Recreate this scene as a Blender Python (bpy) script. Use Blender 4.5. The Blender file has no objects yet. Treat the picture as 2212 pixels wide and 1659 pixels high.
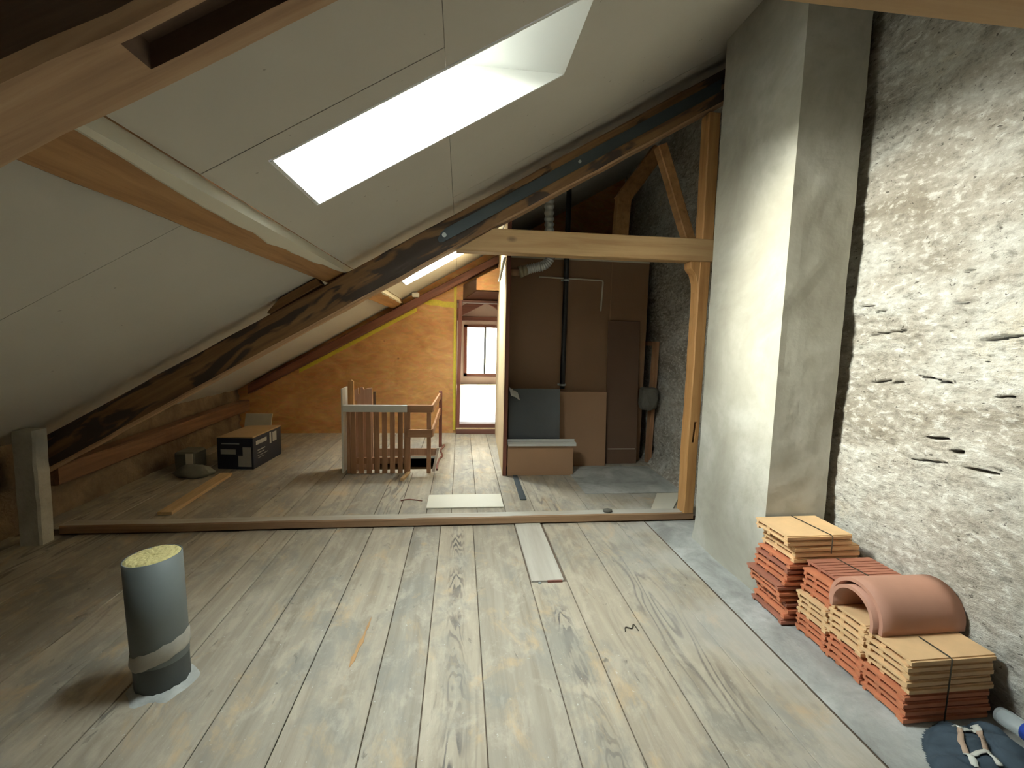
import bpy, bmesh, math, random
from mathutils import Vector, Matrix, noise
random.seed(7)
S = bpy.context.scene
C = S.collection

# ------------------------------------------------------------------ camera
F_PX = 975.0
EX = Vector((8477.0, 99.5, 975.0)); EY = Vector((-111.0, -104.5, 975.0)).normalized()
EX = (EX - EY * EX.dot(EY)).normalized()
EZ = EX.cross(EY)
if EZ.y > 0: EZ = -EZ
right = Vector((EX.x, EY.x, EZ.x)); down = Vector((EX.y, EY.y, EZ.y)); fwd = Vector((EX.z, EY.z, EZ.z))
cd = bpy.data.cameras.new('camera'); cam = bpy.data.objects.new('camera', cd); C.objects.link(cam)
cd.sensor_width = 36.0; cd.lens = 36.0 * F_PX / 2212.0; cd.clip_start = 0.02
M = Matrix((right, -down, -fwd)).transposed().to_4x4(); M.translation = Vector((0, 0, 1.5))
cam.matrix_world = M
S.camera = cam

# ------------------------------------------------------------------ light
SKY = 112.0
w = bpy.data.worlds.new('sky'); S.world = w; w.use_nodes = True
wn = w.node_tree; bg = wn.nodes['Background']; bg.inputs[1].default_value = SKY
_tc = wn.nodes.new('ShaderNodeTexCoord'); _sx = wn.nodes.new('ShaderNodeSeparateXYZ'); wn.links.new(_tc.outputs['Generated'], _sx.inputs[0])
_rp = wn.nodes.new('ShaderNodeValToRGB'); wn.links.new(_sx.outputs[2], _rp.inputs[0]); _e = _rp.color_ramp.elements   # overcast sky over dull ground
_e[0].position = 0.0; _e[0].color = (0.10, 0.09, 0.07, 1); _e[1].position = 1.0; _e[1].color = (0.88, 0.96, 1.0, 1)
for _p, _c in ((0.015, (0.10, 0.09, 0.07, 1)), (0.05, (1.0, 0.95, 0.86, 1)), (0.45, (0.98, 0.98, 0.94, 1))):
    _k = _e.new(_p); _k.color = _c
wn.links.new(_rp.outputs[0], bg.inputs[0])
sl = bpy.data.lights.new('hazy_sun_offscreen', 'SUN'); sl.energy = 54.0; sl.angle = math.radians(38); sl.color = (1.0, 0.94, 0.82)   # low sun spread by haze
so = bpy.data.objects.new('hazy_sun_offscreen', sl); C.objects.link(so); so.location = (-8, 2, 6)
so.rotation_euler = Vector((0.94, 0.03, -0.36)).to_track_quat('-Z', 'Y').to_euler()
S.view_settings.view_transform = 'Standard'; S.view_settings.look = 'None'
S.view_settings.exposure = 0.0; S.view_settings.gamma = 1.0; S.view_settings.use_curve_mapping = False

SL = 0.583; CC = 2.51                     # roof slope and ceiling height at x = 0
ANG = math.atan(SL); NX, NZ = -math.sin(ANG), math.cos(ANG)
def ceil_z(x, c=CC): return c + SL * x
def portal(name, loc, sx, sy, normal):    # guides the sky light through a glazed opening
    l = bpy.data.lights.new(name, 'AREA'); l.shape = 'RECTANGLE'; l.size = sx; l.size_y = sy
    l.cycles.is_portal = True
    o = bpy.data.objects.new(name, l); C.objects.link(o)
    o.location = loc; o.rotation_euler = Vector(normal).to_track_quat('-Z', 'Y').to_euler()
    return o
GD = 0.30                                 # depth of the skylight shafts

# ------------------------------------------------------------------ node helpers
def newmat(name):
    m = bpy.data.materials.new(name); m.use_nodes = True
    nt = m.node_tree; b = nt.nodes['Principled BSDF']
    return m, nt, b
def nd(nt, t, **kw):
    n = nt.nodes.new(t)
    for k, v in kw.items():
        if k.startswith('_'): setattr(n, k[1:], v)
        else:
            key = int(k[1:]) if k[0] == 'i' and k[1:].isdigit() else k
            s = n.inputs[key]
            if hasattr(v, 'is_linked'): nt.links.new(v, s)
            else: s.default_value = v
    return n
def rgba(c): return (c[0], c[1], c[2], 1)
def ramp(nt, fac, stops):
    r = nt.nodes.new('ShaderNodeValToRGB'); nt.links.new(fac, r.inputs[0])
    e = r.color_ramp.elements
    e[0].position, e[0].color = stops[0][0], rgba(stops[0][1])
    e[1].position, e[1].color = stops[-1][0], rgba(stops[-1][1])
    for p, c in stops[1:-1]:
        k = e.new(p); k.color = rgba(c)
    return r.outputs[0]
def fr(nt, fac, a, b):
    r = nt.nodes.new('ShaderNodeMapRange'); nt.links.new(fac, r.inputs[0])
    r.inputs[1].default_value = a; r.inputs[2].default_value = b
    return r.outputs[0]
def mix(nt, fac, a, b, blend='MIX'):
    n = nt.nodes.new('ShaderNodeMix'); n.data_type = 'RGBA'; n.blend_type = blend
    for s, v in ((n.inputs[0], fac), (n.inputs[6], a), (n.inputs[7], b)):
        if hasattr(v, 'is_linked'): nt.links.new(v, s)
        elif isinstance(v, (int, float)): s.default_value = v
        else: s.default_value = rgba(v)
    return n.outputs[2]
def mul(nt, a, b, op='MULTIPLY'):
    n = nt.nodes.new('ShaderNodeMath'); n.operation = op
    for s, v in ((n.inputs[0], a), (n.inputs[1], b)):
        if hasattr(v, 'is_linked'): nt.links.new(v, s)
        else: s.default_value = v
    return n.outputs[0]
def coords(nt, scale=(1, 1, 1), rot=(0, 0, 0), rnd=True):
    tc = nt.nodes.new('ShaderNodeTexCoord'); v = tc.outputs['Object']
    if rnd:
        oi = nt.nodes.new('ShaderNodeObjectInfo')
        s = nd(nt, 'ShaderNodeVectorMath', _operation='SCALE', i0=(37.0, 19.0, 53.0), Scale=oi.outputs['Random'])
        v = nd(nt, 'ShaderNodeVectorMath', _operation='ADD', i0=v, i1=s.outputs[0]).outputs[0]
    mp = nd(nt, 'ShaderNodeMapping', Vector=v, Rotation=rot)
    mp2 = nd(nt, 'ShaderNodeMapping', Vector=mp.outputs[0], Scale=scale)
    return mp2.outputs[0], mp.outputs[0]
def tex(nt, v, sc, det=4.0, dist=0.0, rough=0.55):
    return nd(nt, 'ShaderNodeTexNoise', Vector=v, Scale=sc, Detail=det, Distortion=dist, Roughness=rough).outputs['Fac']
def bump(nt, b, h, st=0.3, d=0.01):
    n = nd(nt, 'ShaderNodeBump', Height=h, Strength=st, Distance=d); nt.links.new(n.outputs[0], b.inputs['Normal'])

def m_plain(name, col, rough=0.7, metal=0.0, var=0.12, sc=6.0, bmp=0.0):
    m, nt, b = newmat(name)
    v, _ = coords(nt); n = tex(nt, v, sc, 5)
    c = mix(nt, n, tuple(k * (1 - var) for k in col), tuple(min(1, k * (1 + var)) for k in col))
    nt.links.new(c, b.inputs['Base Color']); b.inputs['Roughness'].default_value = rough; b.inputs['Metallic'].default_value = metal
    if bmp: bump(nt, b, n, bmp, 0.01)
    return m
def m_wood(name, light, mid, dark, axis='X', rot=(0, 0, 0), rough=0.65, patch=None, patch_lo=0.5, patch_hi=0.56, knots=True, bmp=0.25):
    m, nt, b = newmat(name)
    sc = {'X': (0.35, 6, 6), 'Y': (6, 0.35, 6), 'Z': (6, 6, 0.35)}[axis]
    v, u = coords(nt, sc, rot)
    n1 = tex(nt, v, 3.2, 6, 0.5)
    c = ramp(nt, n1, [(0.28, dark), (0.5, mid), (0.72, light)])
    n2 = tex(nt, v, 16, 3, 0.2)
    c = mix(nt, mul(nt, fr(nt, n2, 0.5, 0.75), 0.35), c, dark)
    if knots:
        s2 = {'X': (0.55, 1, 1), 'Y': (1, 0.55, 1), 'Z': (1, 1, 0.55)}[axis]
        mp = nd(nt, 'ShaderNodeMapping', Vector=u, Scale=s2)
        vo = nd(nt, 'ShaderNodeTexVoronoi', Vector=mp.outputs[0], Scale=3.2, Randomness=1.0)
        k = fr(nt, vo.outputs['Distance'], 0.085, 0.03)
        c = mix(nt, mul(nt, k, 0.75), c, tuple(x * 0.35 for x in dark))
    if patch:
        s3 = {'X': (0.35, 1.6, 1.6), 'Y': (1.6, 0.35, 1.6), 'Z': (1.6, 1.6, 0.35)}[axis]
        mp = nd(nt, 'ShaderNodeMapping', Vector=u, Scale=s3)
        n3 = tex(nt, mp.outputs[0], 4.5, 3, 0.6)
        c = mix(nt, fr(nt, n3, patch_lo, patch_hi), c, patch)
    nt.links.new(c, b.inputs['Base Color']); b.inputs['Roughness'].default_value = rough
    if bmp: bump(nt, b, n1, bmp, 0.01)
    return m

def m_floor(name, warm=0.0, fig=False):
    m, nt, b = newmat(name)
    oi = nt.nodes.new('ShaderNodeObjectInfo'); rn = oi.outputs['Random']
    v, u = coords(nt, (5, 0.30, 5))
    g = tex(nt, v, 3.2, 9, 0.9, 0.62)
    c = ramp(nt, g, [(0.25, (0.31, 0.26, 0.195)), (0.5, (0.415, 0.36, 0.28)), (0.75, (0.50, 0.445, 0.35))])
    # cathedral grain on some boards
    mp = nd(nt, 'ShaderNodeMapping', Vector=u, Scale=(3.6, 0.42, 1))
    dn = tex(nt, mp.outputs[0], 1.4, 2, 0.0)
    wv = nd(nt, 'ShaderNodeMath', _operation='SINE', i0=mul(nt, dn, 75.0)).outputs[0]
    ringmask = mul(nt, fr(nt, wv, 0.25, 0.95), fr(nt, tex(nt, mp.outputs[0], 0.9, 1), 0.53, 0.66))
    c = mix(nt, mul(nt, ringmask, mul(nt, fr(nt, rn, 0.2, 0.45), 0.85)), c, (0.17, 0.15, 0.13))
    if fig:                                # flame figure down the middle of the board
        tco = nt.nodes.new('ShaderNodeTexCoord'); sx = nd(nt, 'ShaderNodeSeparateXYZ', Vector=tco.outputs['Object'])
        wob = tex(nt, nd(nt, 'ShaderNodeMapping', Vector=tco.outputs['Object'], Scale=(9, 1.6, 1)).outputs[0], 1.0, 3, 0.4)
        xx = mul(nt, sx.outputs[0], mul(nt, mul(nt, wob, 0.5, 'SUBTRACT'), 0.06), 'ADD')
        ph = mul(nt, mul(nt, mul(nt, xx, xx), 62.0), mul(nt, sx.outputs[1], 0.55), 'ADD')
        ph = mul(nt, ph, mul(nt, wob, 0.9), 'ADD')
        wave = nd(nt, 'ShaderNodeMath', _operation='SINE', i0=mul(nt, ph, 62.0)).outputs[0]
        ax_ = nd(nt, 'ShaderNodeMath', _operation='ABSOLUTE', i0=xx).outputs[0]
        gate = mul(nt, fr(nt, ax_, 0.06, 0.02), fr(nt, tex(nt, nd(nt, 'ShaderNodeMapping', Vector=tco.outputs['Object'], Scale=(2, 1.3, 1)).outputs[0], 1.3, 2), 0.36, 0.58))
        c = mix(nt, mul(nt, mul(nt, fr(nt, wave, -0.2, 0.6), gate), 0.9), c, (0.10, 0.088, 0.088))
    # tone from board to board
    c = mix(nt, 0.85, c, ramp(nt, rn, [(0.0, (0.74, 0.74, 0.74)), (0.35, (1.0, 0.96, 0.90)), (0.7, (0.84, 0.85, 0.84)), (1.0, (0.98, 0.97, 0.95))]), 'MULTIPLY')
    # stains in room space, running across the boards
    geo = nt.nodes.new('ShaderNodeNewGeometry'); P = geo.outputs['Position']
    mp2 = nd(nt, 'ShaderNodeMapping', Vector=P, Scale=(1.7, 1.0, 1))
    st = tex(nt, mp2.outputs[0], 1.6, 10, 0.5, 0.7)
    c = mix(nt, mul(nt, fr(nt, st, 0.50, 0.60), 0.60), c, (0.245, 0.235, 0.205))
    s2 = tex(nt, nd(nt, 'ShaderNodeMapping', Vector=P, Location=(11.0, 2.0, 0), Scale=(2.4, 1.2, 1)).outputs[0], 3.2, 10, 0.4, 0.72)
    c = mix(nt, mul(nt, fr(nt, s2, 0.50, 0.62), 0.45), c, (0.55, 0.48, 0.37))
    oc = tex(nt, nd(nt, 'ShaderNodeMapping', Vector=P, Location=(3.1, 7.7, 0), Scale=(1.8, 1.0, 1)).outputs[0], 2.2, 10, 0.5, 0.72)
    c = mix(nt, mul(nt, fr(nt, oc, 0.555, 0.66), 0.6 + warm), c, (0.54, 0.38, 0.21))
    sp = tex(nt, P, 55.0, 2); c = mix(nt, mul(nt, fr(nt, sp, 0.70, 0.76), 0.7), c, (0.62, 0.60, 0.55))
    dk = tex(nt, nd(nt, 'ShaderNodeMapping', Vector=P, Scale=(9, 3.5, 1)).outputs[0], 1.6, 4, 1.2)
    c = mix(nt, mul(nt, fr(nt, dk, 0.66, 0.74), 0.75), c, (0.13, 0.12, 0.10))
    # plaster dust trodden in beside the chimney
    xs = nd(nt, 'ShaderNodeSeparateXYZ', Vector=P).outputs[0]
    dmask = mul(nt, fr(nt, xs, 0.9, 1.6), fr(nt, tex(nt, P, 2.2, 5), 0.40, 0.56))
    c = mix(nt, mul(nt, dmask, 0.7), c, (0.50, 0.495, 0.45))
    nt.links.new(c, b.inputs['Base Color']); b.inputs['Roughness'].default_value = 0.66; b.inputs['Specular IOR Level'].default_value = 0.35
    bump(nt, b, g, 0.35, 0.008)
    return m

def m_plaster(name, base, patchc, dirt, sc=2.2, rough=0.85, bmp=0.3, pits=0.0):
    m, nt, b = newmat(name)
    v, _ = coords(nt, rnd=False)
    n = tex(nt, v, sc, 7, 0.5, 0.6)
    c = ramp(nt, n, [(0.34, dirt), (0.5, base), (0.64, patchc)])
    n2 = tex(nt, v, sc * 9, 4)
    c = mix(nt, mul(nt, fr(nt, n2, 0.5, 0.72), 0.35), c, dirt)
    if pits:
        n3 = tex(nt, v, sc * 16, 2, 0.4)
        c = mix(nt, mul(nt, fr(nt, n3, 0.66, 0.73), pits), c, tuple(k * 0.22 for k in dirt))
    nt.links.new(c, b.inputs['Base Color']); b.inputs['Roughness'].default_value = rough
    bump(nt, b, n2, bmp, 0.02)
    return m

def m_stone():
    m, nt, b = newmat('whitewashed_rubble')
    v, _ = coords(nt, rnd=False)
    mp = nd(nt, 'ShaderNodeMapping', Vector=v, Scale=(1, 0.85, 1.6)).outputs[0]
    n = tex(nt, mp, 1.9, 8, 0.6, 0.62)
    c = ramp(nt, n, [(0.33, (0.36, 0.315, 0.25)), (0.47, (0.52, 0.48, 0.41)), (0.60, (0.66, 0.645, 0.585)), (0.75, (0.74, 0.67, 0.545))])
    n2 = tex(nt, mp, 21, 9, 0.15, 0.68)
    c = mix(nt, mul(nt, fr(nt, n2, 0.52, 0.64), 0.8), c, (0.86, 0.85, 0.79))
    c = mix(nt, mul(nt, fr(nt, n2, 0.47, 0.35), 0.7), c, (0.25, 0.225, 0.185))
    n3 = tex(nt, mp, 38, 3, 0.2); c = mix(nt, mul(nt, fr(nt, n3, 0.66, 0.70), 0.85), c, (0.10, 0.085, 0.07))
    nt.links.new(c, b.inputs['Base Color']); b.inputs['Roughness'].default_value = 0.9
    bump(nt, b, n2, 0.9, 0.04)
    return m

def m_osb():
    m, nt, b = newmat('oriented_strand_board')
    v, u = coords(nt, rnd=False)
    n = tex(nt, nd(nt, 'ShaderNodeMapping', Vector=v, Scale=(1, 1, 1.8)).outputs[0], 2.2, 8, 1.3, 0.62)
    c = ramp(nt, n, [(0.28, (0.42, 0.185, 0.06)), (0.5, (0.54, 0.275, 0.098)), (0.72, (0.66, 0.37, 0.155))])
    vo = nd(nt, 'ShaderNodeTexVoronoi', Vector=nd(nt, 'ShaderNodeMapping', Vector=v, Scale=(14, 14, 34), Rotation=(0, 0.5, 0)).outputs[0], Scale=1.0)
    c = mix(nt, 0.08, c, vo.outputs['Color'], 'OVERLAY')
    vk = nd(nt, 'ShaderNodeTexVoronoi', Vector=v, Scale=2.3)
    c = mix(nt, mul(nt, fr(nt, vk.outputs['Distance'], 0.06, 0.03), 0.8), c, (0.16, 0.05, 0.03))
    nt.links.new(c, b.inputs['Base Color']); b.inputs['Roughness'].default_value = 0.6
    return m

def m_ceiling():
    m, nt, b = newmat('painted_plasterboard')
    v, _ = coords(nt, rnd=False)
    n = tex(nt, v, 1.1, 5, 0.4); c = mix(nt, n, (0.52, 0.485, 0.42), (0.60, 0.575, 0.52))
    n2 = tex(nt, v, 26, 2); c = mix(nt, mul(nt, fr(nt, n2, 0.74, 0.77), 0.5), c, (0.16, 0.14, 0.11))
    nt.links.new(c, b.inputs['Base Color']); b.inputs['Roughness'].default_value = 0.8
    return m

MT = {}
MT['floor'] = m_floor('weathered_floorboard')
MT['floorfig'] = m_floor('figured_floorboard', 0.0, True)
MT['dirt'] = m_plain('brown_joint_dirt', (0.14, 0.10, 0.068), 0.95, var=0.4, sc=20)
MT['sub'] = m_plain('rough_sawn_boarding', (0.26, 0.17, 0.095), 0.9, var=0.25)
MT['ceil'] = m_ceiling()
MT['reveal'] = m_plain('white_skylight_lining', (0.74, 0.75, 0.73), 0.6, var=0.03, sc=3)
MT['stone'] = m_stone()
MT['cement'] = m_plaster('cement_render', (0.40, 0.385, 0.32), (0.50, 0.49, 0.43), (0.32, 0.30, 0.245), 1.5, bmp=0.15)
MT['skim'] = m_plaster('grey_floor_screed', (0.42, 0.43, 0.40), (0.55, 0.56, 0.53), (0.28, 0.28, 0.26), 2.6, bmp=0.3)
MT['oldraf'] = m_wood('stained_old_rafter', (0.30, 0.165, 0.068), (0.235, 0.125, 0.05), (0.14, 0.07, 0.032), 'X', (0, ANG, 0), patch=(0.058, 0.036, 0.026), patch_lo=0.49, patch_hi=0.53)
MT['bareraf_bounce'] = m_wood('bare_rafter_painted_bounce', (0.60, 0.41, 0.25), (0.48, 0.30, 0.165), (0.28, 0.15, 0.075), 'X', (0, ANG, 0))  # bare unstained wood, its colour also raised to stand in for floor bounce
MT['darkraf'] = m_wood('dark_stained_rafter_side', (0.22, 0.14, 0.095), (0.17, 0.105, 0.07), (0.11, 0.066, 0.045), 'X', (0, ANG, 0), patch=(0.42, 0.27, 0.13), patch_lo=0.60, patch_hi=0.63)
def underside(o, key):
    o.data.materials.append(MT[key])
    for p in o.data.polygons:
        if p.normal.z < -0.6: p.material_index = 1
MT['purlin'] = m_wood('orange_purlin_wood', (0.46, 0.255, 0.10), (0.38, 0.195, 0.07), (0.22, 0.10, 0.034), 'Y')
MT['pineX'] = m_wood('fresh_pine_x', (0.62, 0.41, 0.205), (0.56, 0.36, 0.17), (0.45, 0.26, 0.11), 'X')
MT['pineZ'] = m_wood('orange_pine_post', (0.56, 0.315, 0.125), (0.50, 0.26, 0.09), (0.36, 0.165, 0.052), 'Z')
MT['pineY'] = m_wood('pale_pine_y', (0.70, 0.50, 0.28), (0.64, 0.44, 0.23), (0.50, 0.31, 0.14), 'Y')
MT['paleZ'] = m_wood('pale_pine_stud', (0.72, 0.56, 0.34), (0.66, 0.50, 0.29), (0.54, 0.37, 0.19), 'Z', knots=False)
MT['greyX'] = m_wood('worn_grey_sill_timber', (0.50, 0.46, 0.385), (0.45, 0.40, 0.325), (0.34, 0.28, 0.21), 'X', patch=(0.50, 0.475, 0.41), patch_lo=0.44, patch_hi=0.60)
MT['redZ'] = m_wood('red_brown_frame_wood', (0.24, 0.085, 0.055), (0.19, 0.065, 0.042), (0.12, 0.036, 0.025), 'Z', knots=False)
MT['redX'] = m_wood('red_brown_beam_wood', (0.22, 0.085, 0.05), (0.17, 0.06, 0.035), (0.10, 0.034, 0.022), 'X', (0, ANG, 0), knots=False)
MT['redplain'] = m_wood('red_brown_header_wood', (0.20, 0.085, 0.055), (0.155, 0.062, 0.042), (0.10, 0.037, 0.027), 'X', knots=False)
MT['osb'] = m_osb()
MT['hard'] = m_plain('brown_hardboard', (0.27, 0.152, 0.082), 0.55, var=0.12, sc=1.6)
MT['hard2'] = m_plain('tan_hardboard', (0.385, 0.225, 0.125), 0.55, var=0.10, sc=1.6)
MT['hard3'] = m_plain('dark_hardboard', (0.15, 0.084, 0.052), 0.5, var=0.10, sc=1.6)
MT['slat'] = m_wood('reddish_slat_wood', (0.47, 0.26, 0.145), (0.40, 0.21, 0.11), (0.29, 0.135, 0.065), 'Z', knots=False)
MT['railX'] = m_wood('reddish_rail_wood', (0.47, 0.26, 0.145), (0.40, 0.21, 0.11), (0.29, 0.135, 0.065), 'X', knots=False)
MT['white'] = m_plain('white_paint', (0.72, 0.72, 0.68), 0.5, var=0.04)
MT['cream'] = m_plain('cream_board', (0.72, 0.68, 0.56), 0.6, var=0.06, sc=4)
MT['greypipe'] = m_plain('grey_plastic_pipe', (0.165, 0.185, 0.18), 0.5, var=0.12, sc=5)
MT['darkpipe'] = m_plain('dark_grey_sleeve', (0.075, 0.085, 0.085), 0.5, var=0.10, sc=5)
MT['tape'] = m_plain('grey_adhesive_tape', (0.50, 0.48, 0.42), 0.55, var=0.3, sc=14, bmp=0.3)
MT['foam'] = m_plain('yellow_insulation_foam', (0.66, 0.57, 0.26), 0.95, var=0.22, sc=40, bmp=0.8)
MT['black'] = m_plain('black_plastic_pipe', (0.010, 0.011, 0.014), 0.45)
MT['steel'] = m_plain('blue_grey_steel', (0.085, 0.105, 0.115), 0.5, 0.55, var=0.15, sc=4)
MT['bolt'] = m_plain('galvanised_bolt', (0.55, 0.60, 0.58), 0.4, 0.6)
MT['foil'] = m_plain('crinkled_aluminium_duct', (0.70, 0.74, 0.74), 0.35, 0.5, var=0.15, sc=30, bmp=0.4)
MT['brass'] = m_plain('pale_foam_fitting', (0.42, 0.38, 0.26), 0.7, var=0.25, sc=25)
MT['sheet'] = m_plain('grey_glossy_sheet', (0.13, 0.14, 0.15), 0.22, 0.3, var=0.25, sc=1.7)
MT['terra'] = m_plain('terracotta_clay', (0.60, 0.215, 0.105), 0.7, var=0.25, sc=9, bmp=0.1)
MT['terra2'] = m_plain('brown_red_clay', (0.40, 0.16, 0.10), 0.65, var=0.22, sc=9, bmp=0.1)
MT['buff'] = m_plain('buff_clay', (0.76, 0.50, 0.265), 0.75, var=0.22, sc=9, bmp=0.1)
MT['ridge'] = m_plain('pinkish_clay', (0.52, 0.27, 0.19), 0.7, var=0.12, sc=7, bmp=0.08)
MT['twine'] = m_plain('dark_strapping', (0.05, 0.04, 0.025), 0.7)
MT['yellow'] = m_plain('yellow_tape', (0.60, 0.50, 0.05), 0.5, var=0.25, sc=30)
MT['pink'] = m_plain('pale_pink_wall', (0.72, 0.62, 0.56), 0.8, var=0.04)
MT['ofloor'] = m_plain('polished_pale_floor', (0.70, 0.55, 0.38), 0.25, var=0.08)
MT['boxblue'] = m_plain('dark_blue_carton', (0.012, 0.017, 0.035), 0.5)
MT['carton'] = m_plain('brown_cardboard', (0.42, 0.29, 0.16), 0.8, var=0.1)
MT['print'] = m_plain('pale_print', (0.42, 0.42, 0.40), 0.6, var=0.1)
MT['sack'] = m_plain('grey_green_sack', (0.15, 0.15, 0.12), 0.85, var=0.3, bmp=0.4)
MT['denim'] = m_plain('dark_blue_cloth', (0.035, 0.055, 0.075), 0.8, var=0.35, sc=14, bmp=0.5)
MT['navy'] = m_plain('navy_cloth', (0.022, 0.03, 0.055), 0.8, var=0.35, sc=14, bmp=0.5)
MT['web'] = m_plain('pale_webbing', (0.60, 0.60, 0.54), 0.7, var=0.12, sc=30)
MT['webtan'] = m_plain('tan_webbing', (0.42, 0.30, 0.22), 0.7, var=0.12, sc=30)
MT['bluelab'] = m_plain('blue_label', (0.03, 0.08, 0.42), 0.4)
MT['oldpale'] = m_plain('dusty_pale_board', (0.46, 0.44, 0.36), 0.8)
MT['pinkwood'] = m_wood('pinkish_board_wood', (0.60, 0.39, 0.28), (0.54, 0.33, 0.23), (0.44, 0.25, 0.165), 'Z', knots=False)
MT['darkstone'] = m_plain('dark_rough_stone', (0.12, 0.11, 0.088), 0.95, var=0.35, sc=12, bmp=0.6)
MT['wedge'] = m_wood('brown_cleat_wood', (0.24, 0.125, 0.045), (0.19, 0.095, 0.034), (0.12, 0.055, 0.02), 'X', (0, ANG, 0), knots=False)
MT['eave'] = m_wood('dark_eave_timber', (0.22, 0.11, 0.054), (0.17, 0.082, 0.04), (0.10, 0.046, 0.023), 'Y')
MT['knee'] = m_plaster('dirty_brown_rubble', (0.18, 0.125, 0.075), (0.24, 0.17, 0.105), (0.12, 0.08, 0.048), 3.0, bmp=0.6)
MT['palepost'] = m_plaster('pale_rendered_pier', (0.50, 0.48, 0.41), (0.58, 0.56, 0.50), (0.40, 0.37, 0.30), 3.0, bmp=0.3)
m, nt, b = newmat('window_glass'); b.inputs['Base Color'].default_value = (1, 1, 1, 1); b.inputs['Roughness'].default_value = 0.0
tr = nd(nt, 'ShaderNodeBsdfTransparent', Color=(0.94, 0.97, 0.96, 1)); gl = nd(nt, 'ShaderNodeBsdfGlossy', Roughness=0.02)
mx = nd(nt, 'ShaderNodeMixShader', i0=0.05, i1=tr.outputs[0], i2=gl.outputs[0])
nt.links.new(mx.outputs[0], nt.nodes['Material Output'].inputs[0]); MT['glass'] = m
m, nt, b = newmat('clear_plastic'); b.inputs['Base Color'].default_value = (0.85, 0.93, 0.95, 1)
b.inputs['Roughness'].default_value = 0.12; b.inputs['Alpha'].default_value = 0.30; MT['plastic'] = m

# ------------------------------------------------------------------ mesh helpers
def link(name, me, mat, parent=None):
    o = bpy.data.objects.new(name, me); C.objects.link(o)
    if mat is not None and not me.materials: me.materials.append(MT[mat] if isinstance(mat, str) else mat)
    if parent is not None: o.parent = parent
    return o
def pyd(name, V, Fc, mat, parent=None, smooth=False, recalc=True):
    me = bpy.data.meshes.new(name)
    org = Vector((0, 0, 0))
    me.from_pydata([tuple(v) for v in V], [], Fc); me.update()
    if recalc:
        bm = bmesh.new(); bm.from_mesh(me); bmesh.ops.recalc_face_normals(bm, faces=bm.faces); bm.to_mesh(me); bm.free()
    if smooth:
        for p in me.polygons: p.use_smooth = True
    return link(name, me, mat, parent)
HEX = [(0, 3, 2, 1), (4, 5, 6, 7), (0, 1, 5, 4), (1, 2, 6, 5), (2, 3, 7, 6), (3, 0, 4, 7)]
def hexa(name, pts, mat, parent=None, bev=0.0):
    o = pyd(name, pts, HEX, mat, parent)
    if bev: bevel(o, bev)
    return o
def bevel(o, wd, seg=1):
    bm = bmesh.new(); bm.from_mesh(o.data)
    bmesh.ops.bevel(bm, geom=list(bm.edges), offset=wd, segments=seg, affect='EDGES', profile=0.6)
    bm.to_mesh(o.data); bm.free()
def box(name, x0, x1, y0, y1, z0, z1, mat, parent=None, bev=0.0):
    return hexa(name, [(x0, y0, z0), (x1, y0, z0), (x1, y1, z0), (x0, y1, z0), (x0, y0, z1), (x1, y0, z1), (x1, y1, z1), (x0, y1, z1)], mat, parent, bev)
def prism(name, outline, vec, mat, parent=None, bev=0.0):
    n = len(outline); V = [Vector(p) for p in outline]; W = [p + Vector(vec) for p in V]
    Fc = [tuple(range(n)), tuple(range(2 * n - 1, n - 1, -1))] + [(i, (i + 1) % n, n + (i + 1) % n, n + i) for i in range(n)]
    o = pyd(name, V + W, Fc, mat, parent)
    if bev: bevel(o, bev)
    return o
def timber(name, p0, p1, a, b_, mat, parent=None, jit=0.004, n=24, ch=0.012, seed=0):
    """bar from p0 to p1 (corner to corner); a and b_ are the full cross vectors; chamfered and slightly wany"""
    p0, p1, a, b_ = Vector(p0), Vector(p1), Vector(a), Vector(b_)
    ca, cb = ch / a.length, ch / b_.length
    prof = [(ca, 0), (1 - ca, 0), (1, cb), (1, 1 - cb), (1 - ca, 1), (ca, 1), (0, 1 - cb), (0, cb)]
    V, Fc = [], []
    for i in range(n + 1):
        t = i / n; p = p0.lerp(p1, t)
        for (s, q) in prof:
            v = p + a * s + b_ * q
            if 0 < i < n and jit:
                v = v + noise.noise_vector(v * 3.1 + Vector((seed * 7.3, 0, 0))) * jit + noise.noise_vector(v * 11 + Vector((0, seed, 0))) * jit * 0.5
            V.append(v)
    for i in range(n):
        for k in range(8):
            k2 = (k + 1) % 8
            Fc.append((i * 8 + k, i * 8 + k2, (i + 1) * 8 + k2, (i + 1) * 8 + k))
    Fc += [tuple(range(7, -1, -1)), tuple(n * 8 + k for k in range(8))]
    return pyd(name, V, Fc, mat, parent)
def tube(name, pts, r, mat, parent=None, seg=10, smooth=True, caps=True, rfun=None):
    P = [Vector(p) for p in pts]; V, Fc = [], []
    prev = None
    for i, p in enumerate(P):
        t = (P[min(i + 1, len(P) - 1)] - P[max(i - 1, 0)]).normalized()
        if prev is None:
            u = t.orthogonal().normalized()
        else:
            u = (prev - t * prev.dot(t)).normalized()
        prev = u; w_ = t.cross(u)
        rr = r if rfun is None else rfun(i)
        for k in range(seg):
            an = 2 * math.pi * k / seg
            V.append(p + (u * math.cos(an) + w_ * math.sin(an)) * rr)
    for i in range(len(P) - 1):
        for k in range(seg):
            Fc.append((i * seg + k, i * seg + (k + 1) % seg, (i + 1) * seg + (k + 1) % seg, (i + 1) * seg + k))
    if caps: Fc += [tuple(range(seg - 1, -1, -1)), tuple((len(P) - 1) * seg + k for k in range(seg))]
    return pyd(name, V, Fc, mat, parent, smooth)
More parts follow.
